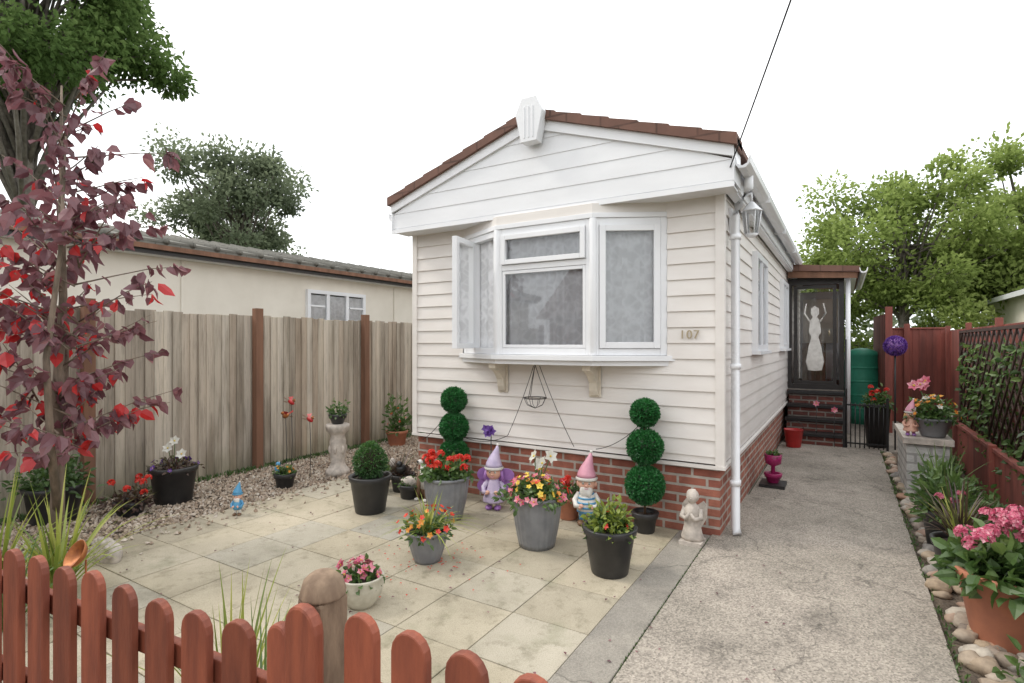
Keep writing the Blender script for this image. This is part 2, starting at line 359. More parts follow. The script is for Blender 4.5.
b=MB(); b.add(V.reshape(-1,3),F,'gravel',np.repeat(rng.random(n),8)); b.build('gravel')
b=MB(); y=2.2
while y<8.8:
    w=.50 if y<4.6 else .16
    for k in range(4 if y<4.6 else 1):
        r=random.uniform(.03,.066); x=.49+random.random()*(w if y<4.6 else .07)
        b.ball((x,y+random.uniform(-.04,.04),r*.4),(r*random.uniform(.8,1.4),r*random.uniform(.7,1.1),r*.65),'cobble',10,7,.45,random.random(),Matrix.Rotation(random.random()*3,3,'Z'))
    y+=.065 if y<4.6 else .085
b.build('cobble_edging')

# ------------------------------------------------------------ window helper
def obox(mb,p0,t,nv,a0,a1,b0,b1,z0,z1,mat):
    p0=Vector((p0[0],p0[1],0)); c=p0+t*((a0+a1)/2)+nv*((b0+b1)/2); c.z=(z0+z1)/2
    mb.box(c,(a1-a0,b1-b0,z1-z0),mat,rz=math.atan2(t.y,t.x))
def frame(mb,p0,t,nv,a0,a1,z0,z1,w,b0,b1,mat='upvc'):
    obox(mb,p0,t,nv,a0,a0+w,b0,b1,z0,z1,mat); obox(mb,p0,t,nv,a1-w,a1,b0,b1,z0,z1,mat)
    obox(mb,p0,t,nv,a0+w,a1-w,b0+.001,b1-.001,z0,z0+w,mat); obox(mb,p0,t,nv,a0+w,a1-w,b0+.001,b1-.001,z1-w,z1,mat)
def pane(mb,p0,t,nv,a0,a1,z0,z1,bo,mat):
    p=Vector((p0[0],p0[1],0)); q=[p+t*a+nv*bo for a in(a0,a1)]
    mb.add([(q[0].x,q[0].y,z0),(q[1].x,q[1].y,z0),(q[1].x,q[1].y,z1),(q[0].x,q[0].y,z1)],[(0,1,2,3)],mat)
def curtain(mb,p0,t,nv,a0,a1,z0,z1,bo,amp=.012,wl=.11):
    p=Vector((p0[0],p0[1],0)); n=max(8,int((a1-a0)/.008)); vs=[]
    for i in range(n+1):
        a=a0+(a1-a0)*i/n; w=amp*math.sin(a/wl*6.28+1.6*math.sin(a*11)); q=p+t*a+nv*(bo+w); vs+=[(q.x,q.y,z0),(q.x,q.y,z1)]
    mb.add(vs,[(2*i,2*i+2,2*i+3,2*i+1) for i in range(n)],'net',None,True)
def siding(mb,p0,p1,z0,z1,mat='siding',pitch=.125,proud=.014,base=.0,xf=None,nv=None):
    p0=Vector((p0[0],p0[1],0));p1=Vector((p1[0],p1[1],0)); t=(p1-p0).normalized(); nv=nv or Vector((t.y,-t.x,0))
    zz=math.floor(z0/pitch)*pitch
    while zz<z1-1e-4:
        a=max(zz,z0); c=min(zz+pitch,z1)
        def off(z): 
            q=(z-zz)/pitch
            return proud*(1-q)
        if xf: e0=xf(a);e1=xf(c)
        else: e0=e1=(0,(p1-p0).length)
        def P(s,z,o): q=p0+t*s+nv*(o+base); return (q.x,q.y,z)
        vs=[P(e0[0],a,0),P(e0[1],a,0),P(e0[1],a+.0005,off(a)),P(e0[0],a+.0005,off(a)),P(e1[1],c,off(c)),P(e1[0],c,off(c))]
        mb.add(vs,[(0,1,2,3),(3,2,4,5)],mat)
        zz+=pitch

# ------------------------------------------------------------ mobile home
home=empty('mobile_home')
X0,X1,Y0,Y1=-3.85,-.785,4.368,13.3; ZB=.57
A=(-3.22,Y0);B=(-2.65,4.09);C=(-1.73,4.09);D=(-1.2,Y0); WZ0,WZ1=1.40,2.51
b=MB()
siding(b,(X0,Y0),(A[0],Y0),ZB,2.66); siding(b,(D[0],Y0),(X1,Y0),ZB,2.66); siding(b,(A[0],Y0),(D[0],Y0),ZB,WZ0-.03); siding(b,(A[0],Y0),(D[0],Y0),WZ1+.03,2.66)
siding(b,(X1,Y0),(X1,10.0),ZB,2.75); siding(b,(X1,10),(X1,Y1),ZB,2.75)
b.add([(X0,Y0,ZB),(X0,Y1,ZB),(X0,Y1,2.7),(X0,Y0,2.7)],[(0,1,2,3)],'siding'); b.add([(X0,Y1,ZB),(X1,Y1,ZB),(X1,Y1,2.7),(X0,Y1,2.7)],[(0,1,2,3)],'siding')
b.bb((X1-.045,Y0-.022,ZB-.01),(X1+.022,Y0+.045,2.66),'siding'); b.bb((X0-.02,Y0-.022,ZB-.01),(X0+.04,Y0+.04,2.66),'siding')
b.bb((X0-.02,Y0-.03,ZB-.035),(X1+.03,Y0-.0,ZB-.0105),'siding'); b.bb((X1+0,Y0+.001,ZB-.035),(X1+.03,10,ZB-.0105),'siding')
b.build('cladding_walls',parent=home)
b=MB(); b.bb((X0+.02,Y0+.03,-.02),(X1-.02,Y1,ZB-.036),'brick'); b.build('brick_skirting',parent=home)
b=MB(); b.bb((X0+.03,Y0+.03,ZB),(X1-.03,Y1-.02,ZB+.02),'carpet'); b.bb((X0+.03,Y0+2.8,ZB+.02),(X1-.03,Y0+2.86,2.6),'carpet'); b.bb((X0+.02,Y0+.02,2.62),(X1-.03,Y1-.03,2.64),'carpet')
b.bb((-3.3,5.6,ZB+.02),(-1.6,6.3,1.45),'brownp'); b.build('interior_room',parent=home)
GL,GR=-3.93,-.67; GC=-2.28; ZE,ZA=2.84,3.37; Yf=4.13; HW=1.63
def gx(z):
    w=HW if z<=ZE else HW*(ZA-z)/(ZA-ZE); w=max(w,.01); return (HW-w,HW+w)
b=MB(); siding(b,(GL,Yf),(GR,Yf),2.655,ZA-.02,'gable',.148,.0055,0,gx)
b.bb((GL,Yf+.012,2.64),(GR,Yf+.06,2.8),'gable')
b.bb((GL-.012,Yf-.014,2.615),(GR+.012,Yf+.002,2.655),'upvc')
b.bb((GL,Yf+.002,2.625),(GR,Y0-.016,2.64),'upvc')
b.bb((GL-.012,Yf-.020,2.656),(GL,Y0+.03,2.90),'upvc'); b.bb((GR,Yf-.020,2.656),(GR+.012,Y0+.03,2.90),'upvc')
GM=-2.30
for s_ in(-1,1):
    ex=GM+s_*(HW+.012); zz=ZE
    b.extr([(ex,Yf-.026,zz-.015),(GM,Yf-.026,ZA-.015),(GM,Yf-.026,ZA+.08),(ex,Yf-.026,zz+.08)],(0,.04,0),'upvc')
b.build('gable_fascia',parent=home)
b=MB()
for s_ in(-1,1):
    ex=GM+s_*(HW+.035); ze=ZE+.07
    b.extr([(ex,Yf-.02,ze),(GM,Yf-.02,ZA+.087),(GM,Yf-.02,ZA+.13),(ex,Yf-.02,ze+.045)],(0,Y1-Yf+.2,0),'rooftile')
    n=7
    for i in range(n):
        f0,f1=i/n,(i+1)/n; xa,xb=ex+(GM-ex)*f0,ex+(GM-ex)*f1; za,zb=ze+(ZA+.087-ze)*f0,ze+(ZA+.087-ze)*f1
        b.extr([(xa,Yf-.06,za-.014),(xb,Yf-.06,zb-.014),(xb,Yf-.06,zb+.058),(xa,Yf-.06,za+.070)],(0,.25,0),'rooftile')
b.tube([(GM,Yf+.1,ZA+.12),(GM,Y1+.1,ZA+.12)],.06,'rooftile',10)
b.build('tiled_roof',parent=home)
b=MB(); z0=3.205; GC=-2.27
pl=[(-.075,0),(.075,0),(.13,.25),(.07,.375),(-.07,.375),(-.13,.25)]
b.extr([(GC+x,Yf-.13,z0+z) for x,z in pl],(0,.10,0),'gable')
for k in(-.04,0,.04): b.bb((GC+k-.006,Yf-.136,z0+.03),(GC+k+.006,Yf-.128,z0+.3),'gable')
b.build('apex_cap',bevel=.008,parent=home)
b=MB(); pts=[A,B,C,D]
for i in range(3):
    p=Vector((*pts[i],0)); q=Vector((*pts[i+1],0)); t=(q-p).normalized(); nv=Vector((t.y,-t.x,0)); L=(q-p).length
    frame(b,p,t,nv,.0,L,WZ0,WZ1,.055,-.06,0)
    if i==1:
        obox(b,p,t,nv,.055,L-.055,-.055,-.004,2.14,2.19,'upvc')
        frame(b,p,t,nv,.058,L-.058,2.193,WZ1-.058,.042,-.04,.022); pane(b,p,t,nv,.09,L-.09,2.22,WZ1-.08,-.01,'glass')
        frame(b,p,t,nv,.058,L-.058,WZ0+.058,2.137,.028,-.04,-.006); pane(b,p,t,nv,.07,L-.07,WZ0+.07,2.12,-.02,'glass')
        curtain(b,p,t,nv,.03,L-.03,WZ0+.03,WZ1-.04,-.078)
    elif i==2:
        frame(b,p,t,nv,.058,L-.058,WZ0+.058,WZ1-.058,.05,-.04,.018); pane(b,p,t,nv,.09,L-.09,WZ0+.09,WZ1-.09,-.012,'glass')
        curtain(b,p,t,nv,.03,L-.03,WZ0+.03,WZ1-.04,-.078)
    else:
        curtain(b,p,t,nv,.03,L-.05,WZ0+.03,WZ1-.04,-.078); obox(b,p,t,nv,.19,.235,-.055,-.002,WZ0+.055,WZ1-.055,'upvc')
        h=p+t*.22+nv*.004; ang=math.radians(-55); t2=Matrix.Rotation(ang,3,'Z')@t; n2=Vector((t2.y,-t2.x,0))
        frame(b,h,t2,n2,0,.38,WZ0+.05,WZ1-.05,.05,-.02,.03); pane(b,h,t2,n2,.04,.34,WZ0+.09,WZ1-.09,.005,'glass')
for c in(B,C): b.lathe([(.0,WZ0),(.036,WZ0),(.036,WZ1),(0,WZ1)],(c[0],c[1]+.02,0),'upvc',10)
def exp(o): return [(A[0]-o*1.3,Y0-.0),(B[0]-o*.5,B[1]-o),(C[0]+o*.5,C[1]-o),(D[0]+o*1.3,Y0-.0)]
b.extr([(x,y,WZ0-.045) for x,y in exp(.05)],(0,0,.043),'upvc'); b.extr([(x,y,WZ0-.085) for x,y in exp(.015)],(0,0,.039),'upvc')
b.extr([(x,y,WZ1+.001) for x,y in exp(.012)],(0,0,.04),'upvc'); b.extr([(x,y,WZ1+.042) for x,y in exp(.0)],(0,0,.08),'siding')
b.build('bay_window',bevel=.003,parent=home)
b=MB()
for x in(-2.74,-1.81):
    z=WZ0-.086; yy=Y0-.018
    pr=[(yy,z),(yy-.2,z),(yy-.2,z-.045),(yy-.17,z-.05),(yy-.11,z-.09),(yy-.065,z-.15),(yy-.05,z-.22),(yy-.03,z-.26),(yy,z-.27)]
    b.extr([(x-.035,y,z) for y,z in pr],(.07,0,0),'bracket'); b.bb((x-.055,yy-.012,z-.275),(x+.055,yy-.001,z-.001),'bracket')
b.build('bay_bracket',bevel=.004,parent=home)
b=MB()
def gutter(mb,x,y0,y1,z,s=1):
    pr=[(-.055,.04),(-.05,-.01),(-.025,-.04),(.02,-.04),(.05,-.01),(.055,.04),(.045,.04),(.03,-.01),(0,-.025),(-.035,-.01),(-.045,.04)]
    mb.extr([(x+a,y0,z+c) for a,c in pr],(0,y1-y0,0),'upvc')
gutter(b,GR+.06,Yf+.03,9.95,2.79); gutter(b,GL-.05,Yf+.03,Y1,2.80)
b.bb((X1+.03,Y0+.04,2.64),(GR-.02,Y1,2.66),'upvc'); b.bb((GR-.03,Y0+.05,2.66),(GR-.005,Y1,2.84),'upvc')
px,py=X1+.075,Y0+.13
b.tube([(GR+.06,py-.05,2.77),(GR+.06,py-.03,2.68),(px+.02,py,2.56),(px,py,2.48),(px,py,.08),(px+.02,py-.04,.035)],.034,'upvc',12)
for z in(2.3,1.3,.4): b.tube([(px,py,z),(px,py,z+.04)],.042,'upvc',12); 
for y in (5.3,6.9,8.4): b.bb((GR-.003,y,2.745),(GR+.118,y+.03,2.835),'upvc')
b.build('gutter_and_downpipe',parent=home)
b=MB(); lx,ly,lz=X1+.17,Y0+.28,2.42
b.bb((X1+.01,ly-.04,lz-.05),(X1+.03,ly+.04,lz+.16),'upvc'); b.tube([(X1+.03,ly,lz+.1),(X1+.1,ly,lz+.24),(lx,ly,lz+.26),(lx,ly,lz+.2)],.011,'upvc',8)
b.lathe([(0,.2),(.02,.19),(.07,.13),(.085,.12),(.075,.115),(0,.115)],(lx,ly,lz),'upvc',6); b.lathe([(.048,-.06),(.07,.115)],(lx,ly,lz),'glass',6); b.lathe([(0,-.09),(.03,-.085),(.055,-.06),(0,-.058)],(lx,ly,lz),'upvc',6)
for k in range(6):
    a=k*math.pi/3; b.tube([(lx+.048*math.cos(a),ly+.048*math.sin(a),lz-.06),(lx+.07*math.cos(a),ly+.07*math.sin(a),lz+.115)],.005,'upvc',5)
b.ball((lx,ly,lz+.02),.022,'whitep'); b.build('wall_lantern',parent=home)
b=MB()
for y0,y1 in((5.9,6.8),(8.7,9.6)):
    t=Vector((0,1,0)); nv=Vector((1,0,0)); p=(X1+.012,y0)
    frame(b,p,t,nv,0,y1-y0,1.42,2.42,.06,-.01,.05); obox(b,p,t,nv,(y1-y0)/2-.03,(y1-y0)/2+.03,0,.045,1.48,2.36,'upvc')
    obox(b,p,t,nv,.02,y1-y0-.02,-.012,.006,1.44,2.4,'dark'); curtain(b,p,t,nv,.05,y1-y0-.05,1.46,2.38,.014,.004); pane(b,p,t,nv,.04,y1-y0-.04,1.45,2.39,.03,'glass')
    obox(b,p,t,nv,-.03,y1-y0+.03,0,.08,1.385,1.418,'upvc')
b.build('side_window',parent=home)
cu=bpy.data.curves.new('house_number','FONT'); cu.body='107'; cu.size=.095; cu.extrude=.005; cu.space_character=1.12; o=bpy.data.objects.new('house_number',cu)
o.rotation_euler=(math.pi/2,0,0); o.location=(-1.10,Y0-.024,1.535); cu.materials.append(M['gold']); sc.collection.objects.link(o); o.parent=home
# porch
b=MB(); PX0,PX1,PY0,PY1=X1,.02,10.0,12.9; PZ=.76
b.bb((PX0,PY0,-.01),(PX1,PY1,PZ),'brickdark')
b.bb((PX0+.015,PY0+.0,PZ),(PX0+.07,PY0+.07,2.55),'doorframe'); b.bb((PX1-.07,PY0,PZ),(PX1,PY0+.07,2.55),'doorframe'); b.bb((PX0+.07,PY0+.001,2.44),(PX1-.07,PY0+.069,2.55),'doorframe')
b.bb((PX0+.07,PY0+.001,PZ),(PX1-.07,PY0+.069,PZ+.08),'doorframe')
t=Vector((1,0,0)); nv=Vector((0,-1,0)); frame(b,(PX0+.1,PY0+.06),t,nv,0,.60,PZ+.08,2.43,.05,-.02,.03,'doorframe'); pane(b,(PX0+.1,PY0+.06),t,nv,.05,.55,PZ+.1,2.4,.0,'glass')
b.tube([(PX0+.6,PY0-.0,1.7),(PX0+.6,PY0-.03,1.7),(PX0+.6,PY0-.03,1.62)],.01,'gold')
# etched panel on the door glass: a figure with raised arms over a plain lower field
yy=PY0+.052
b.add([(PX0+.15,yy+.02,PZ+.13),(PX0+.65,yy+.02,PZ+.13),(PX0+.65,yy+.02,2.38),(PX0+.15,yy+.02,2.38)],[(0,1,2,3)],'etched' if 'etched' in M else 'net') if False else None
b.lathe([(0,1.05),(.10,1.06),(.13,1.2),(.09,1.45),(.05,1.6),(.09,1.68),(.07,1.86),(.03,1.92),(.06,1.97),(.055,2.06),(0,2.1)],(PX0+.40,yy-.004,0),'whitep',16,sy=.02)
for q in(-1,1): b.tube([(PX0+.40+.07*q,yy-.004,1.84),(PX0+.40+.15*q,yy-.004,1.98),(PX0+.40+.12*q,yy-.004,2.14)],[.018,.016,.01],'whitep',6)
frame(b,(PX1,PY0),Vector((0,1,0)),Vector((1,0,0)),.07,PY1-PY0,PZ,2.55,.06,-.06,0,'upvc'); pane(b,(PX1,PY0),Vector((0,1,0)),Vector((1,0,0)),.1,PY1-PY0-.1,1.3,2.5,-.03,'glass'); b.bb((PX1-.04,PY0+.13,PZ+.06),(PX1-.01,PY1-.06,1.3),'upvc')
b.bb((PX0+.02,PY1-.05,PZ),(PX1,PY1,2.55),'upvc')
b.bb((PX0+.08,PY1-.10,1.5),(PX1-.1,PY1-.06,2.4),'cream'); b.bb((PX0+.12,PY0+1.8,PZ),(PX0+.5,PY0+2.3,1.5),'oldwood')
b.tube([(PX1+.05,PY0-.04,2.5),(PX1+.05,PY0-.04,.1)],.035,'upvc',10)
b.extr([(PX0+.03,PY0-.25,2.66),(PX1+.2,PY0-.25,2.58),(PX1+.2,PY0-.25,2.67),(PX0+.03,PY0-.25,2.76)],(0,PY1-PY0+.4,0),'rooftile')
b.extr([(PX0+.03,PY0-.22,2.55),(PX1+.17,PY0-.22,2.49),(PX1+.17,PY0-.22,2.578),(PX0+.03,PY0-.22,2.658)],(0,.025,0),'fpost')
gutter(b,PX1+.25,PY0-.26,PY1,2.6); b.bb((PX1+.0,PY0-.18,2.5),(PX1+.16,PY1,2.52),'upvc')
b.build('porch',parent=home)
b=MB()
for i in range(4):
    zt=PZ-.02-.185*i; y=PY0-.02-.23*i
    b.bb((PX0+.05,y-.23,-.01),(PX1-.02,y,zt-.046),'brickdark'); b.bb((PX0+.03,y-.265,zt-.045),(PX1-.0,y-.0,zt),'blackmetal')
b.tube([(PX1+.02,PY0-.95,.02),(PX1+.02,PY0-.95,.85),(PX1+.02,PY0-.1,1.55)],.016,'blackmetal'); b.build('porch_steps',bevel=.003,parent=home)

b=MB(); hx,hy=-2.3,4.12
R_=.10
for k in range(3):
    a=k*2.1+.4; b.tube([(hx,hy+.05,1.31),(hx+R_*math.cos(a),hy+.05+R_*math.sin(a),1.02)],.003,'chain',5)
ring=[(hx+R_*math.cos(a),hy+.05+R_*math.sin(a),1.02) for a in np.linspace(0,6.283,20)]; b.tube(ring,.005,'chain',5)
for k in range(8):
    a=k*.785; b.tube([(hx+R_*math.cos(a),hy+.05+R_*math.sin(a),1.02),(hx+R_*.7*math.cos(a),hy+.05+R_*.7*math.sin(a),.96),(hx,hy+.05,.93)],.0025,'chain',4)
b.build('hanging_basket')
b=MB()
def string(p,q,sag,n=24):
    return [Vector(p).lerp(Vector(q),i/n)-Vector((0,0,sag*4*(i/n)*(1-i/n))) for i in range(n+1)]
b.tube(string((-2.33,4.2,1.3),(-2.6,4.2,.66),.03),.003,'chain',5); b.tube(string((-2.27,4.2,1.3),(-1.95,4.22,.62),.03),.003,'chain',5)
b.tube(string((-2.6,4.2,.66),(-3.15,4.2,.62),.06),.003,'chain',5)
b.tube(string((-1.33,4.2,.9),(-1.75,4.22,.62),.05),.003,'chain',5); b.tube(string((-3.2,4.2,.95),(-3.7,4.3,.5),.05),.003,'chain',5)
b.build('garden_string_light')

b=MB(); b.tube(string((-.72,4.2,2.72),(2.75,-3.2,7.5),.25,40),.005,'cable',6); b.build('overhead_cable')
b=MB(); b.tube([(2.8,-3.3,0),(2.8,-3.3,7.9)],[.14,.1],'trunk',12); b.bb((2.35,-3.36,7.4),(3.25,-3.24,7.5),'trunk'); b.build('utility_pole')

# ------------------------------------------------------------ fences
b=MB(); y=-3.0
while y<13:
    w=.108; b.box((-6.0+random.uniform(-.006,.006),y,.925+random.uniform(-.014,.014)),(.014,w,1.80),'fence',rz=.14+random.uniform(-.04,.04),rnd=random.random()); y+=.088
for z in(.35,.95,1.55): b.bb((-6.10,-3,z-.04),(-6.03,13,z+.04),'fpost')
for k in range(-4,6):
    yy=3.95+k*1.7; b.bb((-5.975,yy-.045,-.02),(-5.89,yy+.045,1.91),'fpost')
b.build('wooden_board_fence',bevel=.002)
def picket(mb,c,z,w=.088,th=.02,rz=0,mat='picket'):
    R=Matrix.Rotation(rz,3,'Z'); pl=[(-w/2,0),(w/2,0)]+[(w/2*math.cos(a),z-w/2+w/2*math.sin(a)) for a in np.linspace(0,math.pi,9)]
    p=[Vector(c)+R@Vector((x,-th/2,zz)) for x,zz in pl]; mb.extr(p,R@Vector((0,th,0)),mat)
b=MB(); a0=Vector((-1.20,.875,0)); a1=Vector((-2.62,.75,0)); d=a1-a0; ang=math.atan2(-d.y,-d.x)
for i in range(16):
    p=a0+d*(i/8.2); picket(b,p,.755+random.uniform(-.010,.010),rz=ang+random.uniform(-.04,.04),w=.108,th=.024)
for z in(.25,.58):
    m=a0+d*.9; nrm=Vector((math.sin(-ang),math.cos(ang),0)); b.box((m+nrm*.035)+Vector((0,0,z)),(2.8,.03,.07),'picket',rz=ang)
b.build('picket_fence',bevel=.004)
b=MB()
for i,x in enumerate((-.955,-.805,-.655,-.50,-.36)): picket(b,(x,.9,0),.87,rz=random.uniform(-.03,.03),w=.098,th=.024)
for z in(.25,.66): b.bb((-1.03,.915,z-.035),(-.3,.945,z+.035),'picket')
b.build('picket_gate',bevel=.004)
b=MB(); b.bb((-1.19,.90,0),(-1.10,.99,.85),'oldwood'); b.lathe([(.001,.915),(.03,.91),(.05,.89),(.062,.85),(0,.845)],(-1.145,.945,0),'oldwood',12)
picket(b,(-1.11,.86,0),.87,.115,.03); picket(b,(-1.20,.865,0),.80,.09,.03); b.build('gate_post',bevel=.008)
b=MB(); y=2.2
while y<8.6: b.box((1.2,y,.255),(.018,.125,.50),'redfence',rz=.04,rnd=random.random()); y+=.122
b.bb((1.17,2.2,.50),(1.23,8.6,.535),'redfence')
for y in(2.8,4.7,6.6,8.5): b.bb((1.15,y-.04,0),(1.21,y+.04,.56),'redfence')
b.build('low_red_fence',bevel=.003)
b=MB(); y=3
while y<15: b.box((1.62,y,.86),(.016,.11,1.72),'redfence',rz=.07,rnd=random.random()); y+=.104
for y in np.arange(3,15,1.83): b.bb((1.55,y-.05,0),(1.61,y+.05,1.8),'redfence')
x=.75
while x<1.6: b.box((x,12.6,.88),(.11,.016,1.76),'redfence',rz=.07,rnd=random.random()); x+=.104
b.bb((.98,12.5,0),(1.07,12.59,1.86),'redfence'); b.bb((.75,12.57,1.76),(1.6,12.63,1.79),'redfence')
b.build('tall_red_fence',bevel=.003)
b=MB()
gp=Vector((.62,11.0,0)); gd=Vector((-.12,1.5,0)).normalized()
for k in range(13): 
    p=gp+gd*(k*.115); b.box((p.x,p.y,1.0),(.018,.108,1.98),'redfence',rz=.08,rnd=random.random())
b.bb((.60,10.9,0),(.70,10.99,2.1),'redfence'); b.build('open_garden_gate',bevel=.003)
b=MB(); y0,y1,z0,z1=4.4,8.5,.55,1.62; s=.20
for sg in(1,-1):
    c=-3.0
    while c<6.5:
        u0=max(0,-c); u1=min(z1-z0,(y1-y0)-c)
        if u1>u0+.02:
            za,zb=(z0+u0,z0+u1) if sg>0 else (z1-u0,z1-u1)
            b.tube([(1.235+.008*sg,y0+c+u0,za),(1.235+.008*sg,y0+c+u1,zb)],.009,'trellis',4)
        c+=s
b.bb((1.215,y0,z1),(1.255,y1,z1+.03),'trellis'); b.bb((1.215,y1,.0),(1.255,y1+.03,z1+.03),'trellis'); b.bb((1.215,y0-.03,.0),(1.255,y0,z1+.03),'trellis')
b.build('trellis')
b=MB(); n=5200; P=np.stack([rng.uniform(1.2,1.5,n),rng.uniform(4.4,8.4,n),rng.uniform(.3,1.5,n)],1)
keep=np.array([mnoise.noise(Vector((p[1]*1.3,p[2]*1.6,3)))+.2>random.random()*.4 for p in P]); P=P[keep]
b.leaves(P,rng.normal(size=(len(P),3))+np.array([-.6,0,-.3]),.07,.05,'lgreen',rng.random(len(P)),big=True)
for k in range(16):
    y=random.uniform(4.5,8.3); b.tube([(1.45,y,0),(1.4,y+random.gauss(0,.1),.7),(1.36,y+random.gauss(0,.2),1.4)],.006,'trunk',5)
b.build('climbing_shrub')

# ------------------------------------------------------------ neighbours
nb=empty('mobile_home')
b=MB(); b.bb((-10.6,-5,0),(-7.5,14,2.66),'cream'); b.bb((-7.5,-5,0),(-7.47,14,.4),'creamend')
for y in(-2.2,.9,3.9,7.9,10.6): b.bb((-7.495,y-.02,.4),(-7.482,y+.02,2.6),'cream')
b.build('walls',parent=nb)
b=MB(); b.extr([(-7.25,-5.3,2.70),(-9.05,-5.3,3.10),(-10.85,-5.3,2.70),(-10.85,-5.3,2.78),(-9.05,-5.3,3.18),(-7.25,-5.3,2.78)],(0,19.6,0),'greytile')
for k in range(60):
    y=-5.2+k*.325; b.tube([(-7.23,y,2.77),(-8.1,y,2.965),(-9.05,y,3.18)],.04,'greytile',6)
b.bb((-7.35,-5.2,2.61),(-7.30,14.2,2.705),'doorframe'); b.bb((-7.5,-5.2,2.60),(-7.35,14.2,2.63),'upvc'); b.bb((-7.27,-5.2,2.66),(-7.24,14.2,2.72),'fpost'); b.build('roof',parent=nb)
b=MB(); t=Vector((0,1,0)); nv=Vector((1,0,0))
for y0,y1 in((5.84,7.1),(.2,1.4),(10.0,11.2)):
    p=(-7.5,y0); L=y1-y0; frame(b,p,t,nv,0,L,1.75,2.38,.06,0,.06)
    for k in(1,2): obox(b,p,t,nv,L*k/3-.03,L*k/3+.03,.002,.055,1.81,2.32,'upvc')
    for k in(0,2): obox(b,p,t,nv,L*k/3+.06,L*(k+1)/3-.06,.004,.05,2.1,2.13,'upvc')
    obox(b,p,t,nv,.05,L-.05,-.01,.006,1.8,2.34,'dark'); curtain(b,p,t,nv,.06,L-.06,1.8,2.3,.016,.004); pane(b,p,t,nv,.05,L-.05,1.8,2.34,.03,'glass')
b.build('window',parent=nb)
rb=empty('bungalow')
b=MB(); b.bb((4.2,15,0),(8,24,2.9),'cream'); b.extr([(3.9,14.8,2.8),(8.3,14.8,2.8),(6.1,14.8,3.9)],(0,9.4,0),'greytile'); b.bb((4.16,16,1.4),(4.2,17.6,2.4),'upvc'); b.bb((4.14,16.1,1.5),(4.16,17.5,2.3),'dark'); b.bb((3.85,14.75,2.72),(3.9,24.2,2.85),'upvc'); b.build('building_body',parent=rb)
ob2=empty('bungalow')
b=MB(); b.bb((-12,-22,0),(6,-15,2.7),'brick'); b.extr([(-12.5,-22.5,2.65),(-12.5,-14.5,2.65),(-12.5,-18.5,5.6)],(19,0,0),'rooftile')
for x in(-10,-5.5,-1,3): b.bb((x,-15.0,1.0),(x+1.7,-14.94,2.3),'upvc'); b.bb((x+.1,-14.94,1.1),(x+.8,-14.93,2.2),'dark'); b.bb((x+.9,-14.94,1.1),(x+1.6,-14.93,2.2),'dark')
b.build('building_body',parent=ob2)

# ------------------------------------------------------------ trees
def tree(name,base,h,cc,rad,ncl,nleaf,ls,mat,clr=.8,bark='bark2',droop=0,seed=1,trunk=.2,flat=1):
    rs=np.random.default_rng(seed); b=MB(); base=Vector(base)
    top=Vector(cc)+Vector((0,0,rad[2]*.4)); b.tube([base,base.lerp(top,.35)+Vector((.1,0,0)),base.lerp(top,.7),top],[trunk,trunk*.75,trunk*.5,trunk*.15],bark,8)
    d=unit(rs.normal(size=(ncl,3))); rr=rs.uniform(.35,1.0,(ncl,1))**.6
    Cc=np.array(cc)+d*rr*np.array(rad)*(1+.22*np.sin(d[:,[0]]*5+d[:,[2]]*4+seed))
    per=nleaf//ncl
    for c in Cc:
        st=base.lerp(top,random.uniform(.35,.85)); mid=st.lerp(Vector(c),.5)+Vector((0,0,.2*rad[2]*.3))
        b.tube([st,mid,Vector(c)],[trunk*.28,trunk*.15,.015],bark,5)
        r=clr*rs.uniform(.5,1.25); k=int(per*rs.uniform(.5,1.5)); dd=unit(rs.normal(size=(k,3)))
        P=c+dd*(rs.random((k,1))**.5)*r*np.array([1,1,.75*flat])*(1+.35*rs.random((k,1)))
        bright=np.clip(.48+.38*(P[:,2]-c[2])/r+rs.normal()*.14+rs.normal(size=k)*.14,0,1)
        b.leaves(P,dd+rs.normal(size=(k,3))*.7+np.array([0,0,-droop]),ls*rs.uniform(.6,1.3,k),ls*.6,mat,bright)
    return b.build(name)
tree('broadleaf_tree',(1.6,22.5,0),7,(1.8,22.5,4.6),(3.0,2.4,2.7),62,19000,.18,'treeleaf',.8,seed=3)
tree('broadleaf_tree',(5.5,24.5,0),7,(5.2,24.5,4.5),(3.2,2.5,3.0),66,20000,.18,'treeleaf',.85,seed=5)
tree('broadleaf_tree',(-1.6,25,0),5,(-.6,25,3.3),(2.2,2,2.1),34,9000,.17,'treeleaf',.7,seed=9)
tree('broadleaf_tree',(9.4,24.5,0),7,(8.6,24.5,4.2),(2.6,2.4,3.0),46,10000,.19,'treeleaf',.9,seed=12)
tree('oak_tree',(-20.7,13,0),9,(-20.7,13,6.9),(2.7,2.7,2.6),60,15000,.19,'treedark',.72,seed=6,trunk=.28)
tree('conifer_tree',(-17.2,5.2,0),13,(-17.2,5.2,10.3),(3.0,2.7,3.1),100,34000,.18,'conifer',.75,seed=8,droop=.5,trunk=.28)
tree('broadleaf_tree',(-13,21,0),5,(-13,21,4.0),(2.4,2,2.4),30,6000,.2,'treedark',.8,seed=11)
b=MB()
for i in range(60):
    x=-60+i*2.3+random.uniform(-.5,.5); y=38+random.uniform(-3,3); k=260; c=np.array([x,y,1.8]); dd=unit(rng.normal(size=(k,3)))
    P=c+dd*rng.random((k,1))**.4*np.array([1.9,1.6,random.uniform(1.8,3)]); b.leaves(P,dd+rng.normal(size=(k,3))*.6,.5,.36,'treedark',np.clip(.4+.2*dd[:,2]+rng.normal(size=k)*.15,0,1))
b.build('distant_tree_line')
b=MB(); base=Vector((-4.80,1.63,0))
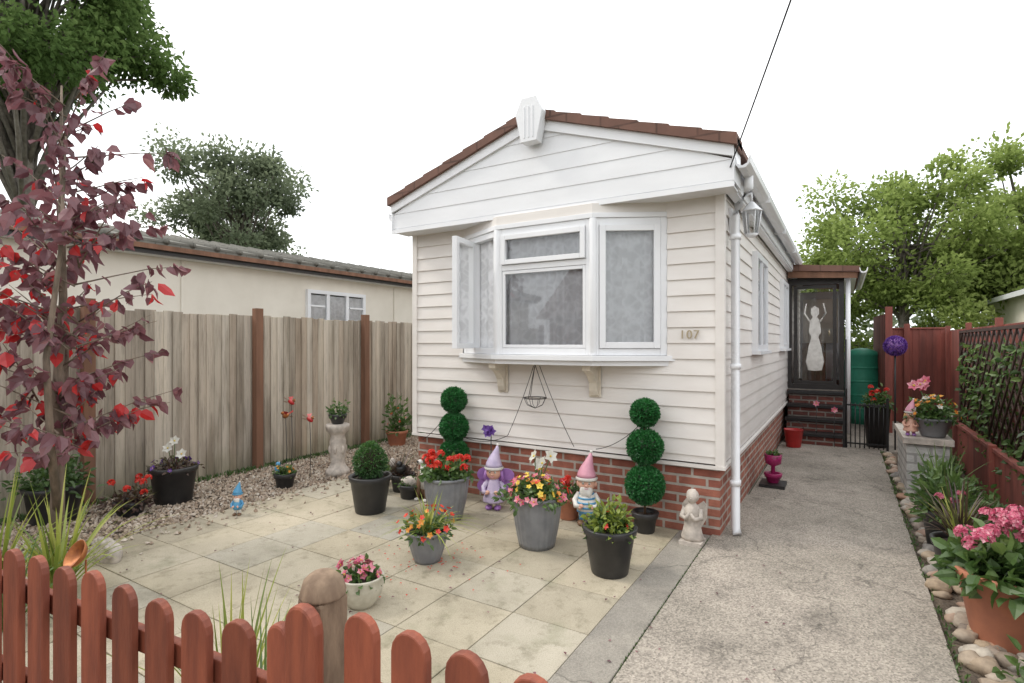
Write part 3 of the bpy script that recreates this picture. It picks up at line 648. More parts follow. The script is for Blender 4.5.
trk=[base,base+Vector((.03,0,.5)),base+Vector((-.05,.02,1.1)),base+Vector((.03,.03,1.8)),base+Vector((.08,0,2.5)),base+Vector((.0,.03,3.35))]
b.tube(trk,[.05,.04,.033,.026,.018,.006],'trunk',9)
b.tube([base+Vector((.03,0,.3)),base+Vector((.2,-.1,.8)),base+Vector((.28,-.15,1.4)),base+Vector((.36,-.1,2.1)),base+Vector((.30,-.05,2.9))],[.03,.025,.02,.015,.005],'trunk',8)
b.tube([base+Vector((0,0,.25)),base+Vector((-.15,.1,.9)),base+Vector((-.25,.15,1.7)),base+Vector((-.3,.1,2.6))],[.03,.022,.016,.005],'trunk',8)
LP=[];LD=[];LR=[]
for i in range(88):
    t=random.uniform(.08,1); z=.45+t*2.75; k=min(int(z/.62),4); st=trk[min(k,4)].lerp(trk[min(k+1,5)],.5); st=Vector((st.x,st.y,z))
    if random.random()<.6: st+=Vector((random.uniform(-.2,.32),random.uniform(-.1,.1),0))
    a=random.uniform(0,6.283); L=random.uniform(.3,.84)*(1.0-.4*abs(t-.5)); di=Vector((math.cos(a),math.sin(a),random.uniform(.2,.8))).normalized()
    pts=[st+di*L*q+Vector((0,0,.12*q*q-.18*q*q*q*L)) for q in(0,.33,.66,1)]
    b.tube(pts,[.007,.005,.004,.002],'trunk',5)
    for j in range(int(5+L*15)):
        q=random.uniform(.12,1.05); p=st+di*L*q+Vector((0,0,.12*q*q-.18*q*q*q*L)); LP.append(p+Vector((random.gauss(0,.02),random.gauss(0,.02),random.gauss(0,.02))))
        LD.append((di.x*.35+random.gauss(0,.4),di.y*.35+random.gauss(0,.4),random.uniform(-1.3,.1)))
        red=random.random()<(.2 if z<1.9 else .05); LR.append(random.uniform(.89,1) if red else random.betavariate(2.2,2)*.86)
n=len(LP); b.leaves(LP,LD,rng.uniform(.075,.135,n),rng.uniform(.055,.09,n),'redleaf',np.array(LR),.2,True)
b.build('plum_leaved_tree')

# ------------------------------------------------------------ plants
def potprof(rt,rb,h,lip=.014): return [(0,0),(rb,0),(rb+.005,.01),(rt-.006,h-.05),(rt+lip*.3,h-.045),(rt+lip,h-.005),(rt+lip*.6,h),(rt-.012,h),(rt-.018,h-.03)]
def pot(mb,c,rt,rb,h,mat,ribs=0):
    if ribs: mb.lathe([(0,0),(rb,0)]+[(rb+(rt-rb)*math.sin(q*1.57),h*q) for q in(.1,.25,.4,.6,.8,.93)],c,mat,ribs*6,.014,ribs); mb.lathe([(rt-.005,h*.93),(rt+.012,h*.94),(rt+.014,h),(rt-.012,h),(rt-.02,h-.04)],c,mat,36)
    else: mb.lathe(potprof(rt,rb,h),c,mat,36)
    mb.lathe([(0,h-.028),(rt*.5,h-.022),(rt-.01,h-.035)],c,'soil',20)
def dome(mb,c,r,n,ls,mat,zb=.1,shell=.5,wr=.6,big=False,lo=0,hi=1):
    d=unit(rng.normal(size=(n,3))); d[:,2]=np.abs(d[:,2])*1.0-zb*rng.random(n); q=rng.random((n,1))**shell
    q=q*(1+.25*np.sin(d[:,[0]]*4+c[0]*9)*np.cos(d[:,[1]]*5+c[1]*7))
    P=np.array(c)+d*q*np.array(r); 
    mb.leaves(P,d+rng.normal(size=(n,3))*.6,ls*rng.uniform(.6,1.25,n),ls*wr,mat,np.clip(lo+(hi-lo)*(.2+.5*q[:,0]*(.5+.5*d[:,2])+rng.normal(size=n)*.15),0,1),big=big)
def bloom(mb,c,r,mat,d=None,n=5,ctr='fyellow'):
    d=Vector(d if d is not None else (random.gauss(0,.4),random.gauss(-.3,.4),1)).normalized(); u=d.cross(Vector((.3,.9,.1))).normalized(); w=d.cross(u)
    k=np.arange(n)*2*math.pi/n+random.random(); D=np.array([u*math.cos(a)+w*math.sin(a)+d*.3 for a in k])
    mb.leaves(np.tile(np.array(c),(n,1)),D,r,r*.85,mat,np.clip(.5+rng.normal(size=n)*.25,0,1),fold=.1,up=tuple(d*6))
    if ctr: mb.ball(Vector(c)+d*r*.12,r*.15,ctr,6,4)
def blooms(mb,c,r,n,s,mat,np_=5,ctr='fyellow',flat=1):
    for i in range(n):
        a=random.random()*6.283; e=math.acos(random.uniform(.0,1)*flat); d=Vector((math.sin(e)*math.cos(a),math.sin(e)*math.sin(a),math.cos(e)))
        p=Vector(c)+Vector((d.x*r[0],d.y*r[1],d.z*r[2]))*random.uniform(.85,1.1); bloom(mb,p,s*random.uniform(.7,1.2),mat,d+Vector((random.gauss(0,.3),random.gauss(0,.3),.2)),np_,ctr)
def head(mb,c,r,mat,n=40,s=.02):
    d=unit(rng.normal(size=(n,3))); d[:,2]=np.where(d[:,2]<-.3,-d[:,2],d[:,2])
    for q in d: bloom(mb,Vector(c)+Vector(q)*r,s,mat,q,4,None)
def blades(mb,c,n,L,w,mat,spread=.7,droop=.5,seg=6,rnd=(0,1)):
    for i in range(n):
        a=random.random()*6.283; s=random.uniform(.1,1)*spread; l=L*random.uniform(.55,1.1); d=Vector((math.cos(a)*s,math.sin(a)*s,1)).normalized(); p=Vector(c)+Vector((random.gauss(0,.02),random.gauss(0,.02),0)); side=Vector((-math.sin(a),math.cos(a),0)); vs=[]
        for k in range(seg+1):
            q=k/seg; ww=w*(1-q**2)*(.6+.4*min(1,q*4)); pp=p+d*l*q+Vector((math.cos(a),math.sin(a),0))*droop*s*l*q*q*.6-Vector((0,0,droop*s*l*q**2.5)); vs+=[pp-side*ww/2,pp+side*ww/2]
        mb.add(vs,[(2*k,2*k+1,2*k+3,2*k+2) for k in range(seg)],mat,random.uniform(*rnd),True)
def stems(mb,c,r,z,n,mat='lgreen'):
    for i in range(n): mb.tube([c,(c[0]+random.gauss(0,r*.5),c[1]+random.gauss(0,r*.5),c[2]+z*random.uniform(.5,1))],.003,mat,4,rnd=.4)

b=MB(); c=(-3.56,3.45,.018); pot(b,c,.175,.125,.32,'black'); b.ball((c[0],c[1],.45),(.10,.10,.12),'soil',12,8)
n=2600; d=unit(rng.normal(size=(n,3))); P=np.array([c[0],c[1],.46])+d*np.array([.135,.135,.16])*rng.uniform(.75,1.06,(n,1)); P[:,:2]-= (P[:,:2]-np.array(c[:2]))*np.clip((P[:,2:]-.5)*2,0,.5)
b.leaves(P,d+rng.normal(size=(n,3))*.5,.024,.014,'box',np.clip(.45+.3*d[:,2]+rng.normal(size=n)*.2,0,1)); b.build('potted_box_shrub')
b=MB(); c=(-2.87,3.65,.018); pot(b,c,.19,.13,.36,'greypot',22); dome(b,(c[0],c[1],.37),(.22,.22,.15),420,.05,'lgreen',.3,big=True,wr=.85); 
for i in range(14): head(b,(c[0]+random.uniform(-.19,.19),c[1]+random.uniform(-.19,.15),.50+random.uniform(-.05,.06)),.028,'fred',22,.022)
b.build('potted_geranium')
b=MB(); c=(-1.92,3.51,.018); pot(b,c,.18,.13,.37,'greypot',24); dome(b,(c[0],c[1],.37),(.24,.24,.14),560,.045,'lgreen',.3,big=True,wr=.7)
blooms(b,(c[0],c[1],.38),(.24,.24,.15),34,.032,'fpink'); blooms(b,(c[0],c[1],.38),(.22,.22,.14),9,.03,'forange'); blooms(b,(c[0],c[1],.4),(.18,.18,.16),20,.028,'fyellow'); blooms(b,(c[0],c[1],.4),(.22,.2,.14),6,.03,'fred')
for dx,dy,z in((-.03,.02,.66),(.05,.0,.62),(.0,.05,.60),(.09,.04,.67)):
    b.tube([(c[0],c[1],.4),(c[0]+dx,c[1]+dy,z)],.004,'lgreen',5,rnd=.5); bloom(b,(c[0]+dx,c[1]+dy,z),.06,'fwhite',(random.gauss(0,.4),-.8,.6),6)
b.build('potted_mixed_flowers')
b=MB(); c=(-2.42,2.87,.018); pot(b,c,.135,.085,.21,'greypot',18); dome(b,(c[0],c[1],.21),(.18,.18,.12),240,.05,'lgreen',.4,big=True,wr=.45); blades(b,(c[0],c[1],.2),90,.36,.012,'yellowgreen',1.4,.5)
blooms(b,(c[0],c[1],.22),(.2,.2,.17),20,.024,'fred',5,None); blooms(b,(c[0],c[1],.24),(.17,.17,.14),10,.026,'forange',5,None); b.build('potted_mixed_flowers')
b=MB(); c=(-2.33,2.19,.018); b.lathe([(0,0),(.07,0),(.08,.015),(.115,.07),(.125,.12),(.118,.15),(.128,.165),(.12,.172),(.105,.16),(.10,.14)],c,'bowl',32); b.lathe([(0,.15),(.1,.145)],c,'soil',16); dome(b,(c[0],c[1],.16),(.12,.12,.09),150,.045,'lgreen',.4,big=True,wr=.7)
blooms(b,(c[0]-.02,c[1],.17),(.12,.11,.10),24,.03,'fpink'); blooms(b,(c[0]-.05,c[1],.2),(.1,.1,.08),8,.03,'fhydr'); b.build('potted_begonia')
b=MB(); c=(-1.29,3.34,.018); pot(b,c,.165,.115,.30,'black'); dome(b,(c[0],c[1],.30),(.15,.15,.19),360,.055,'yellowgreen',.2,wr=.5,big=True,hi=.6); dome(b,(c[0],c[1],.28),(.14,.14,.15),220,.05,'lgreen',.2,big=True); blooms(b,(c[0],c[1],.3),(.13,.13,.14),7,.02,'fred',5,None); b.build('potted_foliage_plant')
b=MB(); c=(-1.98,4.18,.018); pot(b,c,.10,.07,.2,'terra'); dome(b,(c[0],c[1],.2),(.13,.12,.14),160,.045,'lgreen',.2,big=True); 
for i in range(5): head(b,(c[0]+random.uniform(-.1,.1),c[1]+random.uniform(-.1,.05),.34+random.uniform(-.05,.05)),.02,'fred',16,.02)
b.build('potted_geranium')
b=MB(); c=(-5.38,2.72,.015); pot(b,c,.195,.15,.33,'black'); dome(b,(c[0],c[1],.32),(.2,.2,.1),200,.045,'darkblade',.4,big=True); blooms(b,(c[0],c[1],.34),(.2,.2,.08),12,.03,'fpurple'); 
for dx,z in((-.1,.5),(.02,.58),(.14,.47)):
    b.tube([(c[0],c[1],.3),(c[0]+dx,c[1],z)],.004,'lgreen',4,rnd=.5); bloom(b,(c[0]+dx,c[1],z),.055,'fwhite',(.5,-.7,.5),6)
b.build('potted_lily')
b=MB(); c=(-5.3,2.32,.01); pot(b,c,.12,.09,.12,'black'); dome(b,(c[0],c[1],.1),(.2,.2,.15),240,.05,'darkblade',.3,big=True); 
for i in range(7): head(b,(c[0]+random.uniform(-.15,.15),c[1]+random.uniform(-.15,.15),.24+random.uniform(-.05,.07)),.022,'fred',16,.02)
b.build('potted_begonia')
b=MB(); c=(-5.65,1.9,.01); pot(b,c,.2,.15,.3,'black'); dome(b,(c[0],c[1],.3),(.28,.28,.25),400,.06,'lgreen',.3,big=True,hi=.6); b.build('potted_foliage_plant')
b=MB(); c=(-4.92,3.58,.01); pot(b,c,.10,.075,.15,'black'); dome(b,(c[0],c[1],.15),(.11,.11,.09),150,.04,'lgreen',.3,big=True); b.ball((c[0]-.07,c[1]-.03,.2),.035,'bluep'); b.ball((c[0]-.07,c[1]-.03,.25),.022,'bluep'); blooms(b,(c[0],c[1],.17),(.1,.1,.08),7,.02,'forange'); b.build('potted_small_flowers')
b=MB(); c=(-5.55,5.9,.01); pot(b,c,.15,.11,.22,'terra'); dome(b,(c[0],c[1],.22),(.2,.2,.5),190,.09,'lgreen',.1,big=True,wr=.5); stems(b,(c[0],c[1],.2),.14,.6,10); blooms(b,(c[0],c[1],.3),(.15,.15,.3),5,.03,'fred'); b.build('potted_shrub')
b=MB(); c=(-4.9,4.25,.01)
b.lathe([(0,0),(.13,0),(.13,.05),(.11,.07),(.09,.1),(.075,.14),(.085,.28),(.09,.38),(.075,.44),(.09,.47),(.12,.50),(.13,.54),(.13,.57),(0,.575)],c,'stone',24,.03,12)
for k in range(6):
    a=k*1.05; b.ball((c[0]+.085*math.cos(a),c[1]+.085*math.sin(a),.30),(.02,.02,.05),'stone',8,6)
pot(b,(c[0],c[1],.585),.09,.06,.11,'black'); dome(b,(c[0],c[1],.69),(.12,.12,.17),150,.045,'lgreen',.2,big=True); b.build('stone_pedestal_planter')
for i,(x,y,h,s) in enumerate(((-5.25,3.9,.84,1),(-5.1,3.72,.72,-1),(-5.0,3.95,.66,1))):
    b=MB(); b.tube([(x,y,0),(x+.02,y,h*.5),(x,y,h)],.004,'chain',5); b.ball((x,y,h),(.055,.02,.025),'redp' if i!=1 else 'rust',10,7,R=Matrix.Rotation(.3*s,3,'Y')); b.ball((x+.05*s,y,h+.025),.018,'rust',8,6); b.tube([(x+.065*s,y,h+.025),(x+.09*s,y,h+.02)],[.006,.001],'gold',5)
    b.add([(x,y,h),(x-.04*s,y-.06,h+.06),(x-.09*s,y-.03,h+.05)],[(0,1,2)],'redp'); b.add([(x,y,h),(x-.04*s,y+.06,h+.06),(x-.09*s,y+.03,h+.05)],[(0,1,2)],'redp'); b.add([(x-.03*s,y,h),(x-.12*s,y-.02,h+.01),(x-.12*s,y+.02,h-.01)],[(0,1,2)],'rust'); b.build('metal_bird_stake')
b=MB(); blades(b,(-3.95,1.35,0),60,.8,.022,'yellowgreen',.8,.55,9); blades(b,(-4.25,1.15,0),50,.8,.022,'yellowgreen',.8,.55,9); blades(b,(-3.7,1.05,0),36,.6,.02,'lgreen',.9,.55,9,(.4,1)); b.build('strap_leaf_plant')
b=MB(); blades(b,(-1.95,1.2,0),44,.72,.015,'yellowgreen',.55,.4,9); blades(b,(-1.72,1.15,0),34,.66,.013,'lgreen',.6,.4,9,(.5,1)); b.build('strap_leaf_plant')
b=MB(); c=(-3.40,1.28); b.tube([(c[0],c[1],0),(c[0],c[1],.36)],.005,'rust',5); b.lathe([(0,0),(.03,.004),(.055,.02),(.075,.05),(.07,.05),(.05,.025),(0,.01)],(c[0],c[1]-.01,.38),'rust',20,R=Matrix.Rotation(1.0,3,'X')); b.build('copper_bowl_ornament')
b=MB(); b.ball((-4.3,1.75,.06),(.13,.07,.09),'stone',18,12,.25); 
for k in range(7): b.tube([(-4.3,1.73,.03),(-4.3+.13*math.cos(k*.45+.2),1.70,.06+.12*math.sin(k*.45+.2))],[.012,.02],'stone',7)
b.build('garden_shell_ornament')

def topiary(x,y,balls,zp):
    b=MB(); pot(b,(x,y,.018),.095,.07,zp,'black'); b.tube([(x,y,zp*.8),(x,y,balls[0][0])],.009,'brownp',8)
    for z,r in balls:
        b.ball((x,y,z),r*.86,'box',20,14,rnd=0); n=int(9000*(r/.13)**2*.5); d=unit(rng.normal(size=(n,3))); 
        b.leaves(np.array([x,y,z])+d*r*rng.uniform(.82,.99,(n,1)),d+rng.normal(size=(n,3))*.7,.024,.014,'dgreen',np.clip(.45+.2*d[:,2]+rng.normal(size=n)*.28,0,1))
    b.build('ball_topiary')
topiary(-3.21,4.2,[(.95,.12),(.69,.135),(.43,.14)],.2); topiary(-1.33,4.2,[(.95,.108),(.685,.135),(.385,.148)],.16)

# ------------------------------------------------------------ figurines
def gnome(name,x,y,z,h,hat,coat,legs,hair='hair',beard=False,wings=None,stripes=None,rz=0,dress=False,hatw=1):
    b=MB(); s=h; o=Vector((x,y,z)); R=Matrix.Rotation(rz,3,'Z')
    P=lambda a,c,d: o+R@Vector((a*s,c*s,d*s))
    for q in(-1,1):
        b.ball(P(.07*q,-.045,.03),(.055*s,.085*s,.04*s),'brownp' if not dress else 'purple',12,8,R=R); b.tube([P(.065*q,0,.03),P(.06*q,0,.14),P(.045*q,0,.24)],[.04*s,.045*s,.055*s],legs,10)
    if dress: b.lathe([(0,.12),(.17,.12),(.175,.14),(.14,.24),(.10,.34),(.085,.42),(.06,.47),(0,.475)],o,coat,20,.04,9,R=Matrix.Scale(s,3))
    else: b.lathe([(0,.17),(.11,.17),(.135,.21),(.14,.27),(.125,.34),(.10,.42),(.07,.47),(0,.48)],o,coat,20,R=Matrix.Scale(s,3))
    if stripes:
        for k in(.19,.25,.31,.37,.43):
            rr={.19:.13,.25:.143,.31:.136,.37:.12,.43:.10}[k]; b.lathe([(rr,k-.012),(rr+.004,k-.01),(rr+.004,k+.01),(rr-.004,k+.014)],o,stripes,20,R=Matrix.Scale(s,3))
    for q in(-1,1):
        b.tube([P(.095*q,0,.42),P(.16*q,-.02,.33),P(.14*q,-.10,.27),P(.08*q,-.14,.28)],[.042*s,.04*s,.034*s,.028*s],coat,10); b.ball(P(.065*q,-.15,.285),.032*s,'skin',10,7)
        for f in range(4): b.tube([P((.055+.012*f)*q,-.165,.30-.008*f),P((.045+.012*f)*q,-.185,.285-.01*f)],[.010*s,.008*s],'skin',5)
    b.ball(P(0,-.01,.56),(.115*s,.105*s,.115*s),'skin',18,12,R=R); b.ball(P(0,-.12,.55),(.022*s,.02*s,.02*s),'skin',8,6)
    for q in(-1,1):
        b.ball(P(.04*q,-.1,.58),(.018*s,.012*s,.022*s),'whitep',8,6,R=R); b.ball(P(.04*q,-.111,.578),.009*s,'black',6,5); b.ball(P(.115*q,0,.555),(.025*s,.02*s,.04*s),'skin',8,6)
    b.tube([P(-.03,-.108,.512),P(0,-.116,.505),P(.03,-.108,.512)],.006*s,'pinkp',5)
    if beard: b.ball(P(0,-.07,.47),(.085*s,.055*s,.10*s),'whitep',14,9,.25,R=R)
    b.ball(P(0,.02,.575),(.122*s,.105*s,.115*s),hair,14,9,.15,R=R)
    if dress:
        for q in(-1,1): b.tube([P(.11*q,.0,.58),P(.135*q,-.01,.5),P(.14*q,-.02,.42)],[.035*s,.03*s,.012*s],hair,8)
    b.lathe([(.0,.60),(.14,.61),(.152,.63),(.142,.655)],o,'whitep' if stripes or dress else hat,18,R=Matrix.Scale(s,3))
    b.tube([P(0,0,.64),P(0,0,.70),P(.01,0,.77),P(.03,0,.85),P(.05,0,.93),P(.06,0,.99)],[.138*s*hatw,.122*s*hatw,.093*s,.06*s,.03*s,.008*s],hat,16); b.ball(P(.062,0,.99),.022*s,'whitep',8,6)
    if wings:
        for q in(-1,1):
            for (a,c) in((.9,.0),(.2,-.12)):
                pl=[P(.03*q,.09,.38+c)]+[P((.17+.13*math.cos(t))*q,.11,.42+c+.11*math.sin(t)+a*.08) for t in np.linspace(-2.2,2.2,10)]
                b.extr(pl,R@Vector((0,.008,0)),wings)
    return b.build(name)
gnome('fairy_figurine',-2.67,4.08,.018,.58,'lilac','lilac','whitep',hair='purple',wings='purple',dress=True,rz=.35)
gnome('garden_gnome',-1.79,4.12,.018,.60,'pinkp','whitep','bluep',beard=True,stripes='bluep',rz=.35)
gnome('garden_gnome',-4.46,2.78,.018,.29,'bluep','bluep','whitep',beard=True,rz=.6)
gnome('garden_gnome',.57,6.60,.595,.36,'pinkp','skin','pinkp',dress=True,rz=0)
b=MB(); x,y=-2.78,4.2; b.tube([(x,y,0),(x,y,.66)],.005,'chain',5)
for i in range(8):
    bloom(b,(x+random.uniform(-.05,.05),y-.02,.68+random.uniform(-.03,.04)),.045,'fpurple',(random.gauss(0,.5),-1,.3),5,None)
b.build('purple_flower_ornament')
b=MB(); o=Vector((-.95,4.13,.02)); s=.4
b.bb((o.x-.08,o.y-.08,.02),(o.x+.08,o.y+.08,.05),'stone')
b.lathe([(0,.07),(.19,.08),(.20,.13),(.17,.22),(.145,.34),(.14,.48),(.15,.58),(.12,.68),(.07,.73),(.06,.76)],o,'stone',22,.05,9,R=Matrix.Scale(s,3),sy=.85)
b.ball(o+Vector((0,-.01,.86*s)),(.10*s,.105*s,.12*s),'stone',16,11); b.ball(o+Vector((0,.012,.875*s)),(.118*s,.11*s,.125*s),'stone',14,9,.2); b.ball(o+Vector((0,-.052,.85*s)),.015*s,'stone',6,5)
for q in(-1,1):
    b.tube([o+Vector((.13*q,0,.64))*s,o+Vector((.17*q,-.08,.5))*s,o+Vector((.07*q,-.19,.5))*s,o+Vector((.015*q,-.2,.6))*s],[.05*s,.05*s,.04*s,.025*s],'stone',9)
    pl=[o+Vector((.04*q,.12,.66))*s,o+Vector((.16*q,.15,.76))*s,o+Vector((.23*q,.16,.66))*s,o+Vector((.22*q,.15,.45))*s,o+Vector((.13*q,.13,.27))*s,o+Vector((.05*q,.12,.4))*s]; b.extr(pl,(0,.02,0),'stone')
b.build('angel_statue')
b=MB(); o=Vector((-3.38,4.02,.018))
b.ball(o+Vector((0,.02,.10)),(.085,.10,.11),'brownp',14,10); b.tube([o+Vector((0,.0,.12)),o+Vector((0,-.02,.24)),o+Vector((0,-.03,.34))],[.085,.07,.05],'whitep',12); b.ball(o+Vector((0,-.05,.385)),(.055,.065,.05),'brownp',12,9); b.ball(o+Vector((0,-.11,.37)),(.028,.04,.024),'whitep',10,7); b.ball(o+Vector((0,-.15,.377)),.011,'black',6,5)
for q in(-1,1):
    b.ball(o+Vector((.05*q,-.04,.385)),(.014,.03,.05),'brownp',8,6); b.tube([o+Vector((.045*q,-.05,.26)),o+Vector((.05*q,-.08,.12)),o+Vector((.05*q,-.09,.01))],[.03,.022,.02],'brownp',8); b.ball(o+Vector((.05*q,-.105,.012)),(.022,.035,.016),'whitep',8,6); b.ball(o+Vector((.085*q,-.0,.05)),(.04,.075,.05),'brownp',10,7); b.ball(o+Vector((.022*q,-.10,.395)),.008,'black',6,5)
b.tube([o+Vector((0,.1,.04)),o+Vector((.06,.17,.04)),o+Vector((.13,.15,.05))],[.02,.016,.008],'brownp',7); b.build('sitting_dog_statue')
b=MB(); o=(-3.78,4.1,.018); pot(b,o,.12,.09,.17,'black'); dome(b,(o[0],o[1],.17),(.13,.12,.10),120,.05,'darkblade',.2,big=True); b.ball((o[0]+.06,o[1]-.08,.26),(.05,.06,.045),'blackmetal',12,8); b.ball((o[0]+.06,o[1]-.11,.31),.032,'blackmetal'); b.ball((o[0]-.08,o[1]-.06,.3),(.03,.03,.05),'stone'); blades(b,(o[0]-.05,o[1],.15),26,.38,.016,'darkblade',.7,.3); b.build('black_ornament_planter')
b=MB(); o=(-3.55,3.95,.018); pot(b,o,.10,.08,.13,'black'); b.ball((o[0],o[1],.17),(.08,.08,.05),'stone',12,8,.3); dome(b,(o[0],o[1],.14),(.1,.1,.08),80,.04,'lgreen',.2,big=True); b.build('small_rock_planter')
for x,y,r in((-4.0,3.95,.11),(-4.15,4.2,.09)):
    b=MB(); pot(b,(x,y,.018),r,r*.75,r*1.6,'black'); dome(b,(x,y,r*1.6),(r*1.2,r*1.2,r*1.4),120,.045,'lgreen',.2,big=True); b.build('potted_foliage_plant')

# ------------------------------------------------------------ path side things
b=MB(); x,y=-.62,6.25; b.bb((x-.12,y-.14,.02),(x+.12,y+.14,.05),'black'); pot(b,(x,y,.05),.075,.05,.10,'magenta'); b.lathe([(.02,0),(.02,.08),(.075,.11),(.085,.2),(.07,.2)],(x,y,.14),'magenta',20); dome(b,(x,y,.32),(.08,.08,.06),60,.04,'lgreen',.2); b.build('magenta_urn')
b=MB(); x,y=-.6,8.72; b.lathe([(0,.0),(.09,.0),(.095,.01),(.125,.24),(.135,.25),(.12,.25),(.115,.2),(0,.18)],(x,y,.02),'redp',24)
b.tube([(x+.13*math.cos(a),y-.02,.27+.12*math.sin(a)) for a in np.linspace(0,math.pi,12)],.005,'blackmetal',6); b.build('red_bucket')
b=MB(); y=9.05
for x in np.arange(.04,.52,.055): b.tube([(x,y,.03),(x,y,.66)],.008,'blackmetal',6)
for z in(.08,.62): b.bb((.02,y-.012,z),(.52,y+.012,z+.02),'blackmetal')
b.bb((.0,y-.02,.0),(.03,y+.02,.74),'blackmetal'); b.bb((.51,y-.02,.0),(.54,y+.02,.74),'blackmetal'); b.build('metal_gate')
b=MB(); x,y=.30,12; b.lathe([(0,0),(.26,0),(.30,.25),(.30,.9),(.27,1.25),(.28,1.27),(.28,1.33),(.1,1.4),(0,1.41)],(x,y,0),'greenp',22)
for z in(.3,.55,.8,1.05): b.lathe([(.3,z-.02),(.312,z),(.3,z+.02)],(x,y,0),'greenp',22)
b.build('water_butt')
b=MB(); x,y=.42,9.35; b.lathe([(0,0),(.13,0),(.16,.55),(.175,.56),(.175,.6),(.15,.6),(.15,.57),(0,.56)],(x,y,.02),'black',20); dome(b,(x,y,.6),(.2,.2,.25),240,.06,'lgreen',.2,big=True)
for i in range(6): head(b,(x+random.uniform(-.15,.15),y-.1,.78+random.uniform(-.1,.12)),.025,'fred',16,.025)
b.build('tall_black_planter')
b=MB(); x,y=.62,9.2; b.tube([(x,y,0),(x,y,1.5)],.012,'chain',6); b.ball((x,y,1.46),.11,'purple',16,10); n=1400; d=unit(rng.normal(size=(n,3))); b.leaves(np.array([x,y,1.46])+d*.12,d+rng.normal(size=(n,3))*.5,.03,.018,'fpurple',rng.random(n)); b.build('purple_ball_topiary')
for x,y,hz in((-.1,9.0,.55),(-.33,9.1,.62)):
    b=MB(); b.tube([(x,y,0),(x,y,hz)],.004,'chain',5); b.ball((x,y,hz),(.03,.03,.035),'bluep',10,7); bloom(b,(x,y-.03,hz),.05,'fpink',(0,-1,.2),6); b.build('garden_windmill_stake')
b=MB(); b.bb((.53,6.5,-.01),(.86,7.5,.53),'whitebrick'); b.bb((.50,6.46,.53),(.89,7.54,.59),'stone'); b.build('painted_block_pier',bevel=.004)
b=MB(); c=(.75,6.64,.59); b.lathe([(0,0),(.09,0),(.10,.02),(.155,.16),(.165,.165),(.165,.185),(.145,.185)],c,'greypot',26); b.lathe([(0,.165),(.15,.16)],c,'soil',18); dome(b,(c[0],c[1],.76),(.22,.2,.22),460,.055,'lgreen',.2,big=True)
blooms(b,(c[0],c[1],.78),(.2,.2,.21),20,.03,'forange'); blooms(b,(c[0],c[1],.8),(.17,.17,.18),12,.04,'fwhite')
for i in range(6): bloom(b,(c[0]-.1+random.uniform(-.06,.08),c[1],1.06+random.uniform(-.06,.08)),.06,'fpink',(random.gauss(-.3,.4),-1,.5),6)
b.tube([(c[0],c[1],.76),(c[0]-.1,c[1],1.04)],.005,'lgreen',5,rnd=.4); b.build('potted_mixed_flowers')
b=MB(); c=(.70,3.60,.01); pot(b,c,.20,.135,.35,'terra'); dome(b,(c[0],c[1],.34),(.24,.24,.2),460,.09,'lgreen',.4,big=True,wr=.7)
for i in range(22):
    a=random.random()*6.28; r=random.uniform(0,.22); head(b,(c[0]+r*math.cos(a)+.02,c[1]+r*math.sin(a),.60-.9*r*r+random.uniform(-.05,.05)-.06*(r>.17)),random.uniform(.022,.045),'fhydr',random.randint(14,32),.021)
b.build('potted_hydrangea')
b=MB(); c=(.62,4.3,.02); pot(b,c,.14,.10,.27,'black'); blades(b,(c[0],c[1],.26),80,.46,.016,'darkblade',1.1,.35); blades(b,(c[0],c[1],.26),24,.36,.014,'yellowgreen',.8,.3); b.build('potted_cordyline')
b=MB(); c=(.64,4.95,.02); pot(b,c,.15,.11,.28,'black'); dome(b,(c[0],c[1],.27),(.2,.2,.30),380,.08,'lgreen',.2,big=True,wr=.4); blades(b,(c[0],c[1],.26),40,.42,.02,'lgreen',.9,.4,6,(.4,1))
for i in range(3): head(b,(c[0]-.05+random.uniform(-.12,.12),c[1]-.1+random.uniform(-.05,.05),.48+random.uniform(-.08,.06)),.022,'fhydr',14,.02)
b.build('potted_hydrangea')
b=MB(); c=(.68,5.6,.02); pot(b,c,.14,.11,.22,'black'); dome(b,(c[0],c[1],.22),(.2,.2,.35),300,.07,'lgreen',.2,big=True,wr=.45); blades(b,(c[0],c[1],.2),50,.55,.018,'lgreen',.7,.3,6,(.3,1)); b.build('potted_foliage_plant')
b=MB(); c=(.92,5.2,.0); dome(b,c,(.22,.6,.42),700,.07,'lgreen',.1,big=True,wr=.45); b.build('border_shrub')
b=MB(); c=(.90,2.95,.0); dome(b,c,(.30,.3,.34),700,.06,'lgreen',.1,big=True,wr=.6); b.build('border_shrub')
b=MB()
for k in range(14): dome(b,(random.uniform(.95,1.12),random.uniform(3.6,8.3),0),(.12,.15,random.uniform(.12,.3)),80,.05,'lgreen',.1,big=True)
b.build('border_plants')
b=MB(); n=130; P=np.stack([rng.uniform(-4.6,-.2,n),rng.uniform(1.2,4.2,n),np.full(n,.028)],1); b.leaves(P,np.stack([rng.normal(size=n),rng.normal(size=n),np.zeros(n)],1),rng.uniform(.012,.03,n),.016,'redleaf',rng.random(n)*.8,up=(0,0,8))
n=70; a=rng.random(n)*6.28; r=np.abs(rng.normal(size=n))*.25+.08; P=np.stack([-2.42+r*np.cos(a),2.87+r*np.sin(a),np.full(n,.028)],1); b.leaves(P,np.stack([rng.normal(size=n),rng.normal(size=n),np.zeros(n)],1),.018,.014,'fred',rng.random(n),up=(0,0,8)); b.build('fallen_petals')
